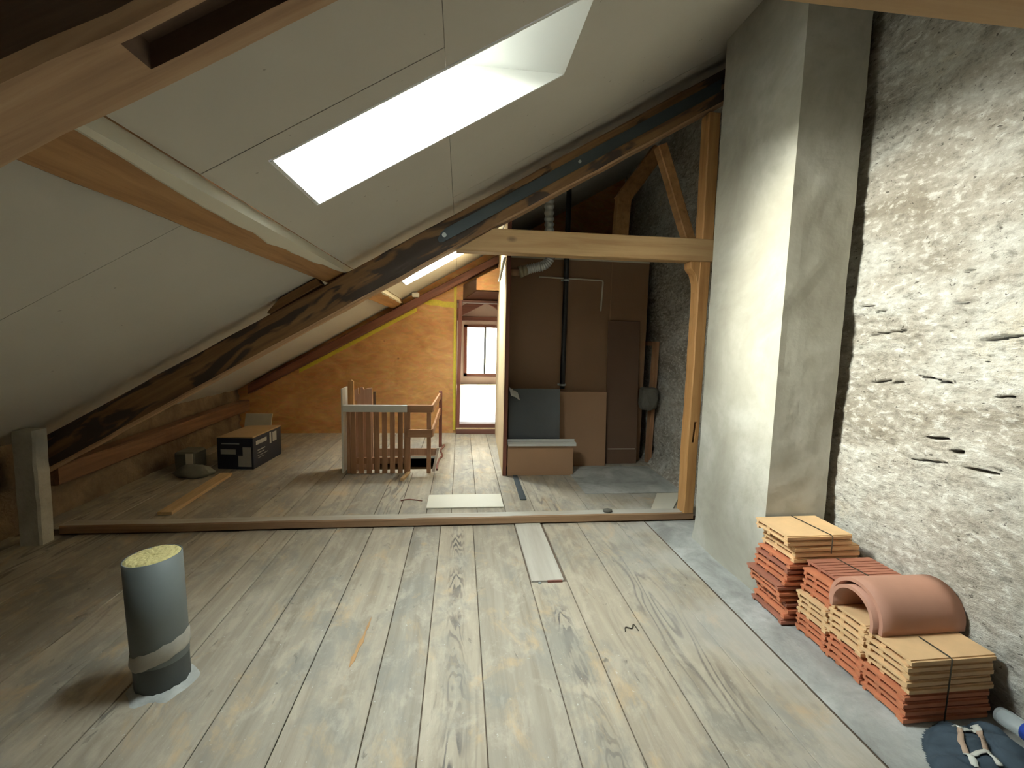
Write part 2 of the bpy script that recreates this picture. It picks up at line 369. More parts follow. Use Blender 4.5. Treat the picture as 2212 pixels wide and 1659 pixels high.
def cut(o, cutters):
    for i, (pts) in enumerate(cutters):
        c = hexa('cutter', pts, 'sub')
        md = o.modifiers.new('b', 'BOOLEAN'); md.object = c; md.operation = 'DIFFERENCE'; md.solver = 'EXACT'
        dg = bpy.context.evaluated_depsgraph_get()
        me = bpy.data.meshes.new_from_object(o.evaluated_get(dg))
        o.modifiers.clear(); o.data = me
        bpy.data.objects.remove(c)
def tag(o, label, cat, group=None):
    o['label'] = label; o['category'] = cat
    if group: o['group'] = group
    return o
def struct(o, label=None):
    o['kind'] = 'structure'
    if label: o['label'] = label
    return o
def empty(name, loc=(0, 0, 0)):
    o = bpy.data.objects.new(name, None); C.objects.link(o); o.location = loc; o.empty_display_size = 0.05
    return o
def reorigin(o, loc):
    """move a mesh object's origin to loc, geometry stays put"""
    loc = Vector(loc); o.data.transform(Matrix.Translation(-loc)); o.location = loc
    return o
def child(o, parent):
    """parent keeping the world place when the parent is an empty at some location without rotation"""
    o.parent = parent; o.location = o.location - parent.location
    return o

# ================================================================== SETTING
# ---- floor: cavity slab with the stairwell left open, then every board
HX0, HX1, HY0, HY1 = -1.20, -0.30, 4.93, 5.98
def floor_slab():
    V, Fc = [], []
    def b_(x0, x1, y0, y1, z0, z1):
        k = len(V)
        V.extend([(x0, y0, z0), (x1, y0, z0), (x1, y1, z0), (x0, y1, z0), (x0, y0, z1), (x1, y0, z1), (x1, y1, z1), (x0, y1, z1)])
        Fc.extend([tuple(k + i for i in f) for f in HEX])
    zt, zb = -0.0115, -0.26
    b_(-3.35, 2.75, -2.75, HY0, zb, zt); b_(-3.35, HX0, HY0, HY1, zb, zt); b_(HX1, 2.75, HY0, HY1, zb, zt); b_(-3.35, 2.75, HY1, 7.0, zb, zt)
    return pyd('floor', V, Fc, 'dirt', recalc=False)
floor = struct(floor_slab(), 'weathered wooden boards laid along the attic')
def plank(x0, x1, y0, y1, z=0.0, th=0.010, mat='floor', parent=floor, name='plank', skew=0.0):
    g = 0.0022
    cx, cy = (x0 + x1) / 2, (y0 + y1) / 2
    hx, hy = (x1 - x0) / 2 - g, (y1 - y0) / 2 - g
    zz = z + random.uniform(-0.0015, 0.0015); t = random.uniform(-0.0012, 0.0012)
    pts = [(-hx, -hy, zz - th), (hx, -hy, zz - th), (hx + skew, hy, zz - th), (-hx + skew, hy, zz - th),
           (-hx, -hy, zz - t), (hx, -hy, zz + t), (hx + skew, hy, zz + t), (-hx + skew, hy, zz - t)]
    o = hexa(name, pts, mat, parent, 0.0022); o.location = (cx, cy, 0)
    return o
near_x = [-3.3, -3.02, -2.74, -2.46, -2.19, -1.91, -1.64, -1.37, -1.215, -0.93, -0.655, -0.345, -0.137, 0.115, 0.445, 0.675, 0.965, 1.296, 1.535]
for a, b2 in zip(near_x[:-1], near_x[1:]):
    if abs(a - 0.445) < 1e-6:
        plank(a, b2, -2.7, 2.60, mat='floorfig')
    elif a == -0.137:
        plank(a, b2, -2.7, 3.47, mat='floorfig')
    elif a in (-0.93, 0.965):
        plank(a, b2, -2.7, 0.9); plank(a, b2, 0.9, 3.47)
    else:
        plank(a, b2, -2.7, 3.47)
gv = [(-0.452, 2.33), (-0.450, 2.24), (-0.457, 2.21), (-0.453, 2.12), (-0.464, 2.08), (-0.466, 2.00), (-0.482, 1.95), (-0.487, 2.02), (-0.478, 2.05), (-0.477, 2.13), (-0.466, 2.16), (-0.462, 2.25)]
MT['split'] = m_wood('split_raw_wood', (0.52, 0.31, 0.13), (0.38, 0.19, 0.07), (0.17, 0.065, 0.03), 'Y', knots=False)
prism('splintered_patch', [Vector((x, y, 0.0005)) for x, y in gv], (0, 0, 0.0025), 'split', floor)
sc_ = pyd('screed_strip', *(lambda V, Fc: (V, Fc))(*(lambda nx, ny: (
    [(1.54 + (2.30 - 1.54) * i / nx, -2.7 + (3.46 + 2.7) * j / ny, 0.001 + 0.007 * noise.noise(Vector((i * 0.9, j * 0.35, 0))) * (0.2 if i == 0 else 1)) for j in range(ny + 1) for i in range(nx + 1)],
    [(j * (nx + 1) + i, j * (nx + 1) + i + 1, (j + 1) * (nx + 1) + i + 1, (j + 1) * (nx + 1) + i) for j in range(ny) for i in range(nx)]))(10, 80)), 'skim', floor, True)
sc_['label'] = 'grey screed strip beside the chimney'
far_x = [-3.3, -3.0, -2.72, -2.45, -2.2, -1.93, -1.68, -1.42, -1.2, -0.95, -0.70, -0.50, -0.27, -0.06, 0.16, 0.405, 0.66, 0.90, 1.14, 1.40, 1.66, 1.93, 2.18, 2.5]
for a, b2 in zip(far_x[:-1], far_x[1:]):
    if b2 <= HX0 + 0.01 or a >= 0.4:
        plank(a, b2, 3.575, 6.92)
    elif a >= -0.28:
        plank(a, b2, 3.575, 4.85); plank(a, b2, 4.85, 6.92)
    else:
        plank(a, b2, 3.575, HY0)
        plank(a, b2, HY1, 6.92)

# ---- right wall: whitewashed rubble, rough
def wall_x(y): return 2.19 + 0.045 * (y - 1.5)
CR = [  # fissures between the stones: (y0, z0, y1, z1, half height)
    (2.236, 1.299, 2.107, 1.320, 0.008), (2.090, 1.307, 2.037, 1.322, 0.007), (2.264, 1.560, 2.103, 1.574, 0.005), (2.155, 1.577, 2.023, 1.575, 0.005),
    (2.005, 1.364, 1.787, 1.334, 0.006), (1.869, 1.071, 1.765, 1.089, 0.008), (1.758, 1.033, 1.706, 1.042, 0.012), (1.940, 0.946, 1.775, 0.974, 0.006),
    (1.702, 0.974, 1.577, 0.982, 0.011), (1.585, 0.979, 1.565, 1.011, 0.007), (1.688, 1.533, 1.547, 1.558, 0.011), (1.664, 1.440, 1.650, 1.470, 0.007),
    (1.820, 1.697, 1.763, 1.693, 0.007), (2.320, 1.714, 2.218, 1.720, 0.006), (2.221, 1.679, 2.150, 1.689, 0.006), (1.614, 1.301, 1.552, 1.309, 0.007), (1.815, 1.83, 1.76, 1.84, 0.006)]
def stone_wall():
    ys = [-2.7 + 0.06 * i for i in range(62)] ; ys = [y for y in ys if y < 0.95]
    y = 0.95
    while y < 2.5: ys.append(y); y += 0.0115
    while y < 3.4: ys.append(y); y += 0.05
    while y < 6.95: ys.append(y); y += 0.026
    zs = []; z = -0.02
    while z < 3.95: zs.append(z); z += 0.0065 if 0.9 < z < 1.9 else 0.0155
    V = []
    for z in zs:
        for y in ys:
            p = Vector((0.0, y, z))
            d = 0.045 * noise.noise(Vector((0, y * 1.6, z * 2.2))) + 0.022 * noise.noise(Vector((5, y * 5.0, z * 9.0))) \
                + 0.010 * noise.noise(Vector((9, y * 16, z * 26))) + 0.008 * noise.noise(Vector((2, y * 38, z * 52)))
            x = wall_x(y) + 0.015 - d * 0.85
            if 1.4 < y < 2.35 and 0.85 < z < 1.9:
                for (a, b1, c1, d1, h) in CR:
                    t = max(0, min(1, (a - y) / (a - c1)))
                    if (y - a) * (y - c1) > 0.0001: continue
                    zc = b1 + (d1 - b1) * t + 0.004 * noise.noise(Vector((y * 30, b1, 0)))
                    hh = h * 0.62 * (0.35 + 0.85 * math.sin(math.pi * min(1, max(0, t * 0.9 + 0.05))))
                    if abs(z - zc) < hh: x += 0.10
            # shelf of plaster where the far wall meets the floor
            if y > 3.6 and z < 0.16: x -= 0.10 * (1 - z / 0.16) ** 1.5
            V.append((x, y, z))
    n = len(ys); Fc = [(j * n + i, (j + 1) * n + i, (j + 1) * n + i + 1, j * n + i + 1) for j in range(len(zs) - 1) for i in range(n - 1)]
    return pyd('wall_right', V, Fc, 'stone', smooth=True, recalc=False)
wall_right = struct(stone_wall(), 'rough whitewashed rubble stone wall')
box('masonry_core', 2.50, 2.75, -2.75, 7.0, -0.1, 4.0, 'knee', wall_right)

# ---- sloping ceiling: roof deck with three light shafts, plasterboard panels below it
def cp(x, y, d=0.0, c=CC): return Vector((x + NX * d, y, ceil_z(x, c) + NZ * d))
SK = [(-0.68, 0.49, 1.79, 2.33), (-0.68, 0.49, 5.32, 5.84)]
deck = empty('ceiling'); struct(deck, 'sloping off-white plasterboard ceiling')
def slab(name, outline, d0, d1, mat, parent, flip=False):
    V = [cp(x, y, d0) for x, y in outline]
    return prism(name, V, (NX * (d1 - d0), 0, NZ * (d1 - d0)), mat, parent)
XL, XR = -3.35, 2.62
ROOFD = 0.09
ys_ = [-2.75, 1.74, 2.38, 5.27, 5.89, 7.02]
for i in range(5):
    y0, y1 = ys_[i], ys_[i + 1]
    if i in (1, 3):
        slab('roof_board', [(XL, y0), (-0.74, y0), (-0.74, y1), (XL, y1)], ROOFD, GD + 0.02, 'sub', deck)
        slab('roof_board', [(0.60, y0), (XR, y0), (XR, y1), (0.60, y1)], ROOFD, GD + 0.02, 'sub', deck)
    else:
        slab('roof_board', [(XL, y0), (XR, y0), (XR, y1), (XL, y1)], ROOFD, GD + 0.02, 'sub', deck)
def panel(outline, off=0.0):
    g = 0.003
    o = slab('panel', outline, off, 0.0125 + off, 'ceil', deck)
    return o
xa, xs1 = -0.861, -0.065
E_ = 0.0015
def rect(x0, x1, y0, y1): return [(x0 + E_, y0 + E_), (x1 - E_, y0 + E_), (x1 - E_, y1 - E_), (x0 + E_, y1 - E_)]
def notchR(x0, x1, y0, y1, hx, h0, h1):
    h0 -= 0.013; h1 += 0.013; hx -= 0.013
    return [(x0 + E_, y0 + E_), (x1 - E_, y0 + E_), (x1 - E_, h0), (hx, h0), (hx, h1), (x1 - E_, h1), (x1 - E_, y1 - E_), (x0 + E_, y1 - E_)]
def notchL(x0, x1, y0, y1, hx, h0, h1):
    h0 -= 0.013; h1 += 0.013; hx += 0.004
    return [(x0 + E_, y0 + E_), (x1 - E_, y0 + E_), (x1 - E_, y1 - E_), (x0 + E_, y1 - E_), (x0 + E_, h1), (hx, h1), (hx, h0), (x0 + E_, h0)]
panel(rect(xa, xs1, -0.9, 1.66)); panel(rect(xa, xs1, -2.7, -0.9))
panel(notchR(xa, xs1, 1.66, 2.97, -0.68, 1.79, 2.33), -0.001)
panel(rect(xa, xs1, 2.97, 5.15), 0.001); panel(notchR(xa, xs1, 5.15, 6.93, -0.68, 5.32, 5.84))
panel(rect(-0.065, 2.6, -2.7, 1.05)); panel(notchL(-0.065, 2.6, 1.05, 3.35, 0.49, 1.79, 2.33), 0.001)
panel(rect(-0.065, 2.6, 3.35, 5.05)); panel(notchL(-0.065, 2.6, 5.05, 6.93, 0.49, 5.32, 5.84), -0.001)
for (y0, y1) in ((-2.7, -0.55), (-0.55, 1.9), (1.9, 4.35), (4.35, 6.93)):
    panel(rect(-2.3, -1.0, y0, y1), random.uniform(-0.001, 0.001)); panel(rect(-3.3, -2.3, y0, y1), 0.006)

# ---- skylights: lower lining square to the roof, upper lining level, glass in the roof plane
def skylight(name, x0, x1, y0, y1, idx):
    root = empty(name); struct(root, 'white lined skylight shaft in the sloping ceiling')
    zt = ceil_z(x1)
    cg = CC + GD / NZ
    gx1 = (zt - cg) / SL                      # level soffit meets the glass
    gl0 = cp(x0, y0, GD)                      # lower end of the glass
    dd = -0.003
    B0, B1 = cp(x0, y0, dd), cp(x0, y1, dd); T0, T1 = cp(x1, y0, dd), cp(x1, y1, dd)
    G0, G1 = Vector((gl0.x, y0, gl0.z)), Vector((gl0.x, y1, gl0.z))
    H0, H1 = Vector((gx1, y0, zt)), Vector((gx1, y1, zt))
    th = 0.012
    n = Vector((NX, 0, NZ)); t = Vector((NZ, 0, -NX))
    def lin(nm, q, off):
        off = Vector(off); prism(nm, q, off, 'reveal', root)
    lin('lower_lining', [B0, B1, G1, G0], -t * th)
    lin('upper_lining', [T0, T1, H1, H0], (0, 0, th))
    lin('side_lining', [B0, G0, H0, T0], (0, -th, 0))
    xm = -0.06
    Bm, = [cp(xm, y1, dd)]
    Gm = Vector((xm - 0.13, y1, ceil_z(xm - 0.13, cg)))
    Gm = min((Gm, H1), key=lambda v: v.x)
    lin('side_lining', [B1, G1, Gm, Bm], (0, th, 0))
    lin('side_lining', [Bm + t * 0.003, Gm + t * 0.003, H1, T1], (0, th, 0))
    # sash and glass
    L = (H0 - G0).length
    def bar(nm, a, b_, dy):
        prism(nm, [a, b_, b_ + Vector((0, dy, 0)), a + Vector((0, dy, 0))], n * 0.045, 'white', root)
    gx = Vector((NZ, 0, -NX)) * 0.05
    for (ya, yb) in ((y0 - 0.03, y0 + 0.025), (y1 - 0.025, y1 + 0.03)):
        prism('sash_bar', [Vector((G0.x, ya, G0.z)), Vector((H0.x, ya, H0.z)), Vector((H0.x, yb, H0.z)), Vector((G0.x, yb, G0.z))], n * 0.045, 'white', root)
    gt = (H0 - G0).normalized() * 0.03
    for (a, b_) in ((G0 - gt, G0 + gt), (H0 - gt, H0 + gt)):
        prism('sash_bar', [Vector((a.x, y0 + 0.025, a.z)), Vector((b_.x, y0 + 0.025, b_.z)), Vector((b_.x, y1 - 0.025, b_.z)), Vector((a.x, y1 - 0.025, a.z))], n * 0.045, 'white', root)
    prism('pane', [G0 + n * 0.02, H0 + n * 0.02, H1 + n * 0.02, G1 + n * 0.02], n * 0.004, 'glass', root)
    mid = (G0 + H1) / 2 + n * 0.09
    p = portal('skylight_daylight', mid, L + 0.05, y1 - y0 + 0.05, (-NX, 0, -NZ))
    return root
skylight('window_1', *SK[0], 0); skylight('window_2', *SK[1], 1)

# ---- end walls
def roof_poly(x0, x1, y, zb=-0.03): return [Vector((x0, y, zb)), Vector((x1, y, zb)), Vector((x1, y, ceil_z(x1) + 0.02)), Vector((x0, y, ceil_z(x0) + 0.02))]
DX0, DX1, DZ0, DZ1 = -0.005, 0.60, 0.13, 2.03
WB = empty('wall_back'); struct(WB, 'orange strand board gable wall')
prism('wall_panel', roof_poly(-3.32, DX0 - 0.05, 6.93), (0, 0.08, 0), 'osb', WB)
prism('wall_panel', roof_poly(DX1 + 0.05, 2.6, 6.93), (0, 0.08, 0), 'osb', WB)
prism('wall_panel', [Vector((DX0 - 0.05, 6.93, DZ1 + 0.0)), Vector((DX1 + 0.05, 6.93, DZ1)), Vector((DX1 + 0.05, 6.93, ceil_z(DX1 + 0.05) + 0.02)), Vector((DX0 - 0.05, 6.93, ceil_z(DX0 - 0.05) + 0.02))], (0, 0.08, 0), 'osb', WB)
struct(prism('wall_front', roof_poly(-3.32, 2.6, -2.78, -0.1), (0, 0.06, 0), 'cement'), 'plain rendered end wall behind the viewer')
# eaves knee wall with plate
kw = pyd('wall_left', *(lambda V, Fc: (V, Fc))(*(lambda ny, nz: (
    [(-3.17 + 0.04 * noise.noise(Vector((0, j * 0.31, i * 0.9))) - 0.04 * i / nz, -2.7 + 9.65 * j / ny, -0.02 + 0.68 * i / nz) for j in range(ny + 1) for i in range(nz + 1)],
    [(j * (nz + 1) + i, j * (nz + 1) + i + 1, (j + 1) * (nz + 1) + i + 1, (j + 1) * (nz + 1) + i) for j in range(ny) for i in range(nz)]))(160, 12)), 'knee', None, True)
struct(kw, 'low dark rubble knee wall under the eaves')
box('masonry_core', -3.6, -3.30, -2.75, 7.0, -0.1, 0.75, 'knee', kw)

# ---- door at the far end
D = empty('door_1'); struct(D, 'red-brown door frame with raised threshold')
timber('jamb', (DX0 - 0.055, 6.86, 0.02), (DX0 - 0.03, 6.86, DZ1), (0.055, 0, 0), (0, 0.20, 0), 'redZ', D, 0.001, 4, 0.004)
timber('jamb', (DX1 - 0.0, 6.86, 0.0), (DX1 - 0.0, 6.86, DZ1), (0.05, 0, 0), (0, 0.20, 0), 'redZ', D, 0.001, 4, 0.004)
box('head', DX0 - 0.05, DX1 + 0.05, 6.86, 7.05, DZ1 - 0.035, DZ1, 'redplain', D, 0.003)
box('threshold', DX0 - 0.05, DX1, 6.86, 7.05, 0.095, 0.155, 'redplain', D, 0.004)
box('threshold_step', DX0 - 0.05, DX1, 6.84, 6.95, 0.0, 0.075, 'redplain', D, 0.004)
box('threshold_batten', DX0 - 0.05, DX1, 6.85, 6.95, 0.075, 0.095, 'paleZ', D, 0.002)
# boxed bulkhead over the door
bk = [Vector((0.03, 6.93, 2.034)), Vector((0.215, 6.52, 2.135)), Vector((0.62, 6.52, 2.135)), Vector((0.62, 6.93, 2.034)),
      Vector((0.03, 6.93, 2.26)), Vector((0.215, 6.52, 2.31)), Vector((0.62, 6.52, 2.52)), Vector((0.62, 6.93, 2.52))]
pyd('soffit_board', [bk[0], bk[1], bk[2], bk[3]] + [v + Vector((0, 0, 0.015)) for v in bk[:4]], HEX, 'redplain', D)
pyd('cheek_board', [bk[0], bk[1], bk[5], bk[4]] + [v + Vector((0.02, 0.01, 0)) for v in (bk[0], bk[1], bk[5], bk[4])], HEX, 'hard3', D)
pyd('front_board', [bk[1], bk[2], bk[6] , bk[5]] + [v + Vector((0, 0.015, 0)) for v in (bk[1], bk[2], bk[6], bk[5])], HEX, 'osb', D)

# ---- bright room beyond the door
R2 = empty('wall_far_room'); struct(R2, 'pale walls of the bright room beyond the door')
WX0, WX1, WZ0, WZ1 = 0.10, 1.32, 0.26, 1.84
yf = 13.9
struct(box('floor_far_room', -3.0, 4.0, 7.03, 14.0, -0.08, 0.03, 'ofloor'), 'glossy pale floor of the bright room')
for (x0, x1, z0, z1) in ((-3.0, WX0, 0, 3.3), (WX1, 4.0, 0, 3.3), (WX0, WX1, 0, WZ0), (WX0, WX1, WZ1, 3.3)):
    box('wall_panel', x0, x1, yf, yf + 0.2, z0, z1, 'pink', R2)
box('wall_panel', -3.1, -3.0, 7.03, 14.1, -0.05, 3.3, 'pink', R2); box('wall_panel', 4.0, 4.1, 7.03, 14.1, -0.05, 3.3, 'pink', R2)
box('wall_panel', -3.0, DX0 - 0.06, 7.02, 7.06, 0.0, 3.3, 'pink', R2); box('wall_panel', DX1 + 0.06, 4.0, 7.02, 7.06, 0.0, 3.3, 'pink', R2)
box('wall_panel', DX0 - 0.06, DX1 + 0.06, 7.02, 7.06, DZ1 + 0.01, 3.3, 'pink', R2)
struct(box('ceiling_far_room', -3.1, 4.1, 7.0, 14.1, 3.3, 3.4, 'pink'), 'pale ceiling of the bright room')
W3 = empty('window_3'); struct(W3, 'red-brown framed window of the bright room')
fw = 0.10
box('frame', WX0, WX0 + fw, yf - 0.03, yf + 0.06, WZ0, WZ1, 'redZ', W3); box('frame', WX1 - fw, WX1, yf - 0.03, yf + 0.06, WZ0, WZ1, 'redZ', W3)
box('frame', WX0, WX1, yf - 0.03, yf + 0.06, WZ0, WZ0 + fw, 'redplain', W3); box('frame', WX0, WX1, yf - 0.03, yf + 0.06, WZ1 - fw * 0.8, WZ1, 'redplain', W3)
box('mullion', 0.715, 0.775, yf - 0.02, yf + 0.05, WZ0, WZ1, 'steel', W3)
box('pane', WX0 + fw, 0.725, yf + 0.0, yf + 0.006, WZ0 + fw, WZ1 - 0.08, 'glass', W3); box('pane', 0.765, WX1 - fw, yf, yf + 0.006, WZ0 + fw, WZ1 - 0.08, 'glass', W3)
portal('window_daylight', ((WX0 + WX1) / 2, yf + 0.25, (WZ0 + WZ1) / 2), WX1 - WX0, WZ1 - WZ0, (0, -1, 0))
tag(box('collar_beam', -1.2, 2.7, yf - 0.11, yf - 0.01, 1.955, 2.085, 'redplain', None, 0.01), 'red-brown horizontal beam above the far window', 'beam')
for sgn in (-1, 1):
    p0 = Vector((0.757, yf - 0.26, 2.49)); p1 = Vector((0.757 + sgn * 1.5, yf - 0.26, 2.49 - 1.5 * 0.56))
    tag(timber('gable_rafter', p0, p1, (0, 0.14, 0), (0, 0, 0.30), 'redplain', None, 0.003, 8), 'red-brown rafter above the far window, one of the pair meeting in a peak', 'rafter', 'rafters of the bright room')

# ================================================================== TIMBER FRAME
def rafter(name, x0, x1, y0, y1, cb, ct, mat, seed, jit=0.006):
    h = (ct - cb)
    return timber(name, (x0, y0, ceil_z(x0, cb)), (x1, y0, ceil_z(x1, cb)), (0, y1 - y0, 0), (0, 0, h), mat, None, jit, 60, 0.014, seed)
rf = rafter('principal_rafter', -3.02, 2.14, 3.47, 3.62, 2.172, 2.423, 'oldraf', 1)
underside(rf, 'bareraf_bounce')
tag(rf, 'long dark stained rafter with a steel strap running down to the sill beam', 'rafter')
# strap and bolt are fixed to the rafter
st = prism('steel_strap', [Vector((x, 3.463, ceil_z(x, c))) for x, c in ((-0.155, 2.335), (-0.178, 2.305), (-0.165, 2.275), (-0.135, 2.262), (1.95, 2.262), (1.95, 2.352), (-0.12, 2.352))], (0, -0.008, 0), 'steel', rf, 0.001)
bx_, bz_ = -0.128, 2.232
bt = tube('bolt', [(bx_, 3.455, bz_), (bx_, 3.440, bz_)], 0.017, 'bolt', rf, 8, False)
wsh = tube('washer', [(bx_, 3.456, bz_), (bx_, 3.4535, bz_)], 0.030, 'steel', rf, 16, False)
tube('bolt', [(0.87, 3.455, ceil_z(0.87, 2.307)), (0.87, 3.447, ceil_z(0.87, 2.307))], 0.012, 'bolt', rf, 8, False)
# near rafter, with a mortise left in its underside
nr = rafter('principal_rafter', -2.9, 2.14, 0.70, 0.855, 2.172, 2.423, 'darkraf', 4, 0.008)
def mort(x0, x1, y0, y1):
    return [(x0, y0, ceil_z(x0, 2.10)), (x1, y0, ceil_z(x1, 2.10)), (x1, y1, ceil_z(x1, 2.10)), (x0, y1, ceil_z(x0, 2.10)),
            (x0, y0, ceil_z(x0, 2.208)), (x1, y0, ceil_z(x1, 2.208)), (x1, y1, ceil_z(x1, 2.208)), (x0, y1, ceil_z(x0, 2.208))]
underside(nr, 'bareraf_bounce')
cut(nr, [mort(-0.475, -0.20, 0.732, 0.795)])
tag(nr, 'thick old rafter with an empty mortise cut in its underside', 'rafter')
fr_ = timber('wall_rafter', (-3.0, 6.76, -3.0 * 0.556 + 2.27), (0.75, 6.76, 0.75 * 0.556 + 2.27), (0, 0.16, 0), (0, 0, 0.125), 'redX', None, 0.002, 30, 0.01, 9)
tag(fr_, 'dark red-brown rafter along the top of the strand board wall', 'rafter')
# purlin under the ceiling
pu = timber('purlin', (-0.992, -2.7, 2.44 - 0.992 * SL), (-0.992, 6.92, 2.44 - 0.992 * SL), (0.150, 0, 0.150 * SL), (NX * 0.14, 0, NZ * 0.14), 'purlin', None, 0.0035, 90, 0.01, 2)
tag(pu, 'orange-brown purlin running under the sloping ceiling across both rafters', 'purlin')
V = []; Fc = []
N_ = 60
for i in range(N_ + 1):
    y = 0.87 + (6.6 - 0.87) * i / N_
    wdt = (0.002 + 0.048 * math.sin(math.pi * min(1, max(0, (y - 1.0) / 2.6)))) * (1 + 0.45 * noise.noise(Vector((y * 5, 0, 0)))) if y < 3.6 else 0.012 + 0.012 * noise.noise(Vector((y * 6, 0, 0)))
    V += [(-0.871, y, ceil_z(-0.871, 2.518)), (-0.836, y, ceil_z(-0.836, 2.4325)), (-0.840 - wdt, y, ceil_z(-0.840 - wdt, 2.4325)), (-0.858 - wdt, y, ceil_z(-0.858 - wdt, 2.445))]
for i in range(N_):
    for k in range(4):
        k2 = (k + 1) % 4; Fc.append((i * 4 + k, i * 4 + k2, (i + 1) * 4 + k2, (i + 1) * 4 + k))
ps = pyd('plaster_smear', V, Fc, 'cream', pu); ps['label'] = 'pale plaster smeared along the purlin edge'
cl = prism('cleat', [Vector((x, 3.475, z)) for x, z in ((-1.395, 1.626), (-1.375, 1.655), (-1.30, 1.742), (-1.045, 1.892), (-1.01, 1.848), (-1.37, 1.626))], (0, 0.10, 0), 'wedge', None, 0.004)
tag(cl, 'wooden cleat wedged between dark rafter and purlin', 'cleat')
# tie beams
def tie(y0, y1, x0t, x0b, x1, z0, z1, label):
    o = prism('tie_beam', [Vector((x0b, y0, z0)), Vector((x1, y0, z0)), Vector((x1, y0, z1)), Vector((x0t, y0, z1))], (0, y1 - y0, 0), 'pineX', None, 0.006)
    tag(o, label, 'beam'); return o
tie(3.46, 3.60, 0.235, -0.045, 2.0, 2.130, 2.303, 'new pale pine tie beam meeting the dark strapped rafter at a bevelled end')
tie(0.69, 0.835, 0.235, -0.045, 2.20, 2.120, 2.295, 'new pale pine tie beam running overhead into the stone wall')
# post with flared head and mortise
po = timber('timber_post', (1.872, 3.465, 0.062), (1.876, 3.465, 2.128), (0.092, 0, 0), (0, 0.12, 0), 'pineZ', None, 0.006, 30, 0.008, 5)
cut(po, [[(1.905, 3.40, 0.665), (1.928, 3.40, 0.665), (1.928, 3.54, 0.665), (1.905, 3.54, 0.665), (1.915, 3.40, 0.84), (1.938, 3.40, 0.84), (1.938, 3.54, 0.84), (1.915, 3.54, 0.84)]])
tag(po, 'orange pine post with a slot mortise standing on the sill beam beside the chimney', 'post')
prism('knee_block', [Vector((x, 3.468, z)) for x, z in ((1.800, 2.128), (1.806, 2.075), (1.845, 2.03), (1.868, 1.96), (1.876, 1.84), (1.90, 1.84), (1.90, 2.128))], (0, 0.11, 0), 'pineZ', po, 0.004)
up = timber('king_post', (1.885, 3.47, 2.304), (1.876, 3.47, 3.25), (0.098, 0, 0), (0, 0.12, 0), 'pineZ', None, 0.003, 12, 0.008, 6)
tag(up, 'orange pine post rising from the tie beam to the dark rafter', 'post')
# struts behind the truss
sb_ = timber('strut', (1.905, 3.66, 2.20), (1.565, 3.66, 3.06), (0.075, 0, 0.03), (0, 0.10, 0), 'purlin', None, 0.003, 10, 0.008, 7)
tag(sb_, 'brown strut leaning from the post head up to the rafter', 'strut')
sa_ = timber('strut', (1.60, 4.75, 2.45), (1.625, 4.75, 3.02), (0.15, 0, 0), (0, 0.12, 0), 'purlin', None, 0.004, 10, 0.01, 8)
timber('upper_brace', (1.61, 4.75, 3.00), (1.99, 4.75, 3.53), (0.15, 0, -0.05), (0, 0.12, 0), 'purlin', sa_, 0.004, 8, 0.01, 8)
tag(sa_, 'dark brown bent strut above the hardboard wall', 'strut')
# sill beam on the floor
MT['sillfront'] = m_wood('brown_sill_face', (0.36, 0.225, 0.125), (0.30, 0.175, 0.09), (0.20, 0.105, 0.05), 'X')
sill = timber('sill_beam', (-2.86, 3.47, 0.0), (1.965, 3.47, 0.0), (0, 0.105, 0), (0, 0, 0.066), 'greyX', None, 0.004, 70, 0.009, 3)
sill.data.materials.append(MT['sillfront'])
for p in sill.data.polygons:
    if p.normal.y < -0.6: p.material_index = 1
tag(sill, 'low worn sill beam lying across the floor between pale pier and chimney', 'beam')
ev = timber('eave_plate', (-3.12, 3.64, 0.31), (-3.12, 6.74, 0.37), (0.15, 0, 0), (0, 0, 0.15), 'eave', None, 0.006, 30, 0.012, 11)
tag(ev, 'dark eave plate timber low along the left wall', 'beam')

# ================================================================== CHIMNEY, PIER
def chimney():
    V, Fc = [], []; x0, x1, y0, y1, zt = 1.79, 2.165, 2.368, 3.135, 3.66
    ring = []
    per = [(x0, y0), (x1, y0), (x1, y1), (x0, y1)]
    segs = [10, 16, 10, 16]; loop = []
    for k in range(4):
        a, b_ = Vector(per[k] + (0,)), Vector(per[(k + 1) % 4] + (0,))
        for i in range(segs[k]): loop.append(a.lerp(b_, i / segs[k]))
    n = len(loop); nz = 80
    for j in range(nz + 1):
        z = -0.01 + zt * j / nz
        for p in loop:
            v = Vector((p.x, p.y, z))
            c_ = Vector((1.98, 2.75, z)); out = (v - c_); out.z = 0
            d = 0.006 * noise.noise(v * 2.2) + 0.004 * noise.noise(v * 9)
            if z < 0.1: d += 0.02 * (1 - z / 0.1)
            v = v + out.normalized() * d
            if j == nz: v.z = min(ceil_z(v.x) + 0.06, 3.75)
            elif v.z > ceil_z(v.x) + 0.06: v.z = ceil_z(v.x) + 0.06
            V.append(v)
    for j in range(nz):
        for i in range(n):
            i2 = (i + 1) % n; Fc.append((j * n + i, j * n + i2, (j + 1) * n + i2, (j + 1) * n + i))
    return pyd('chimney', V, Fc, 'cement')
tag(chimney(), 'square cement rendered chimney stack rising to the ceiling beside the stone wall', 'chimney')
pier = timber('pier', (-2.975, 3.30, 0.0), (-2.965, 3.30, 0.80), (0.14, 0, 0), (0, 0.11, 0), 'palepost', None, 0.008, 14, 0.012, 12)
tag(pier, 'short pale rendered pier under the eaves at the end of the sill beam', 'pier')

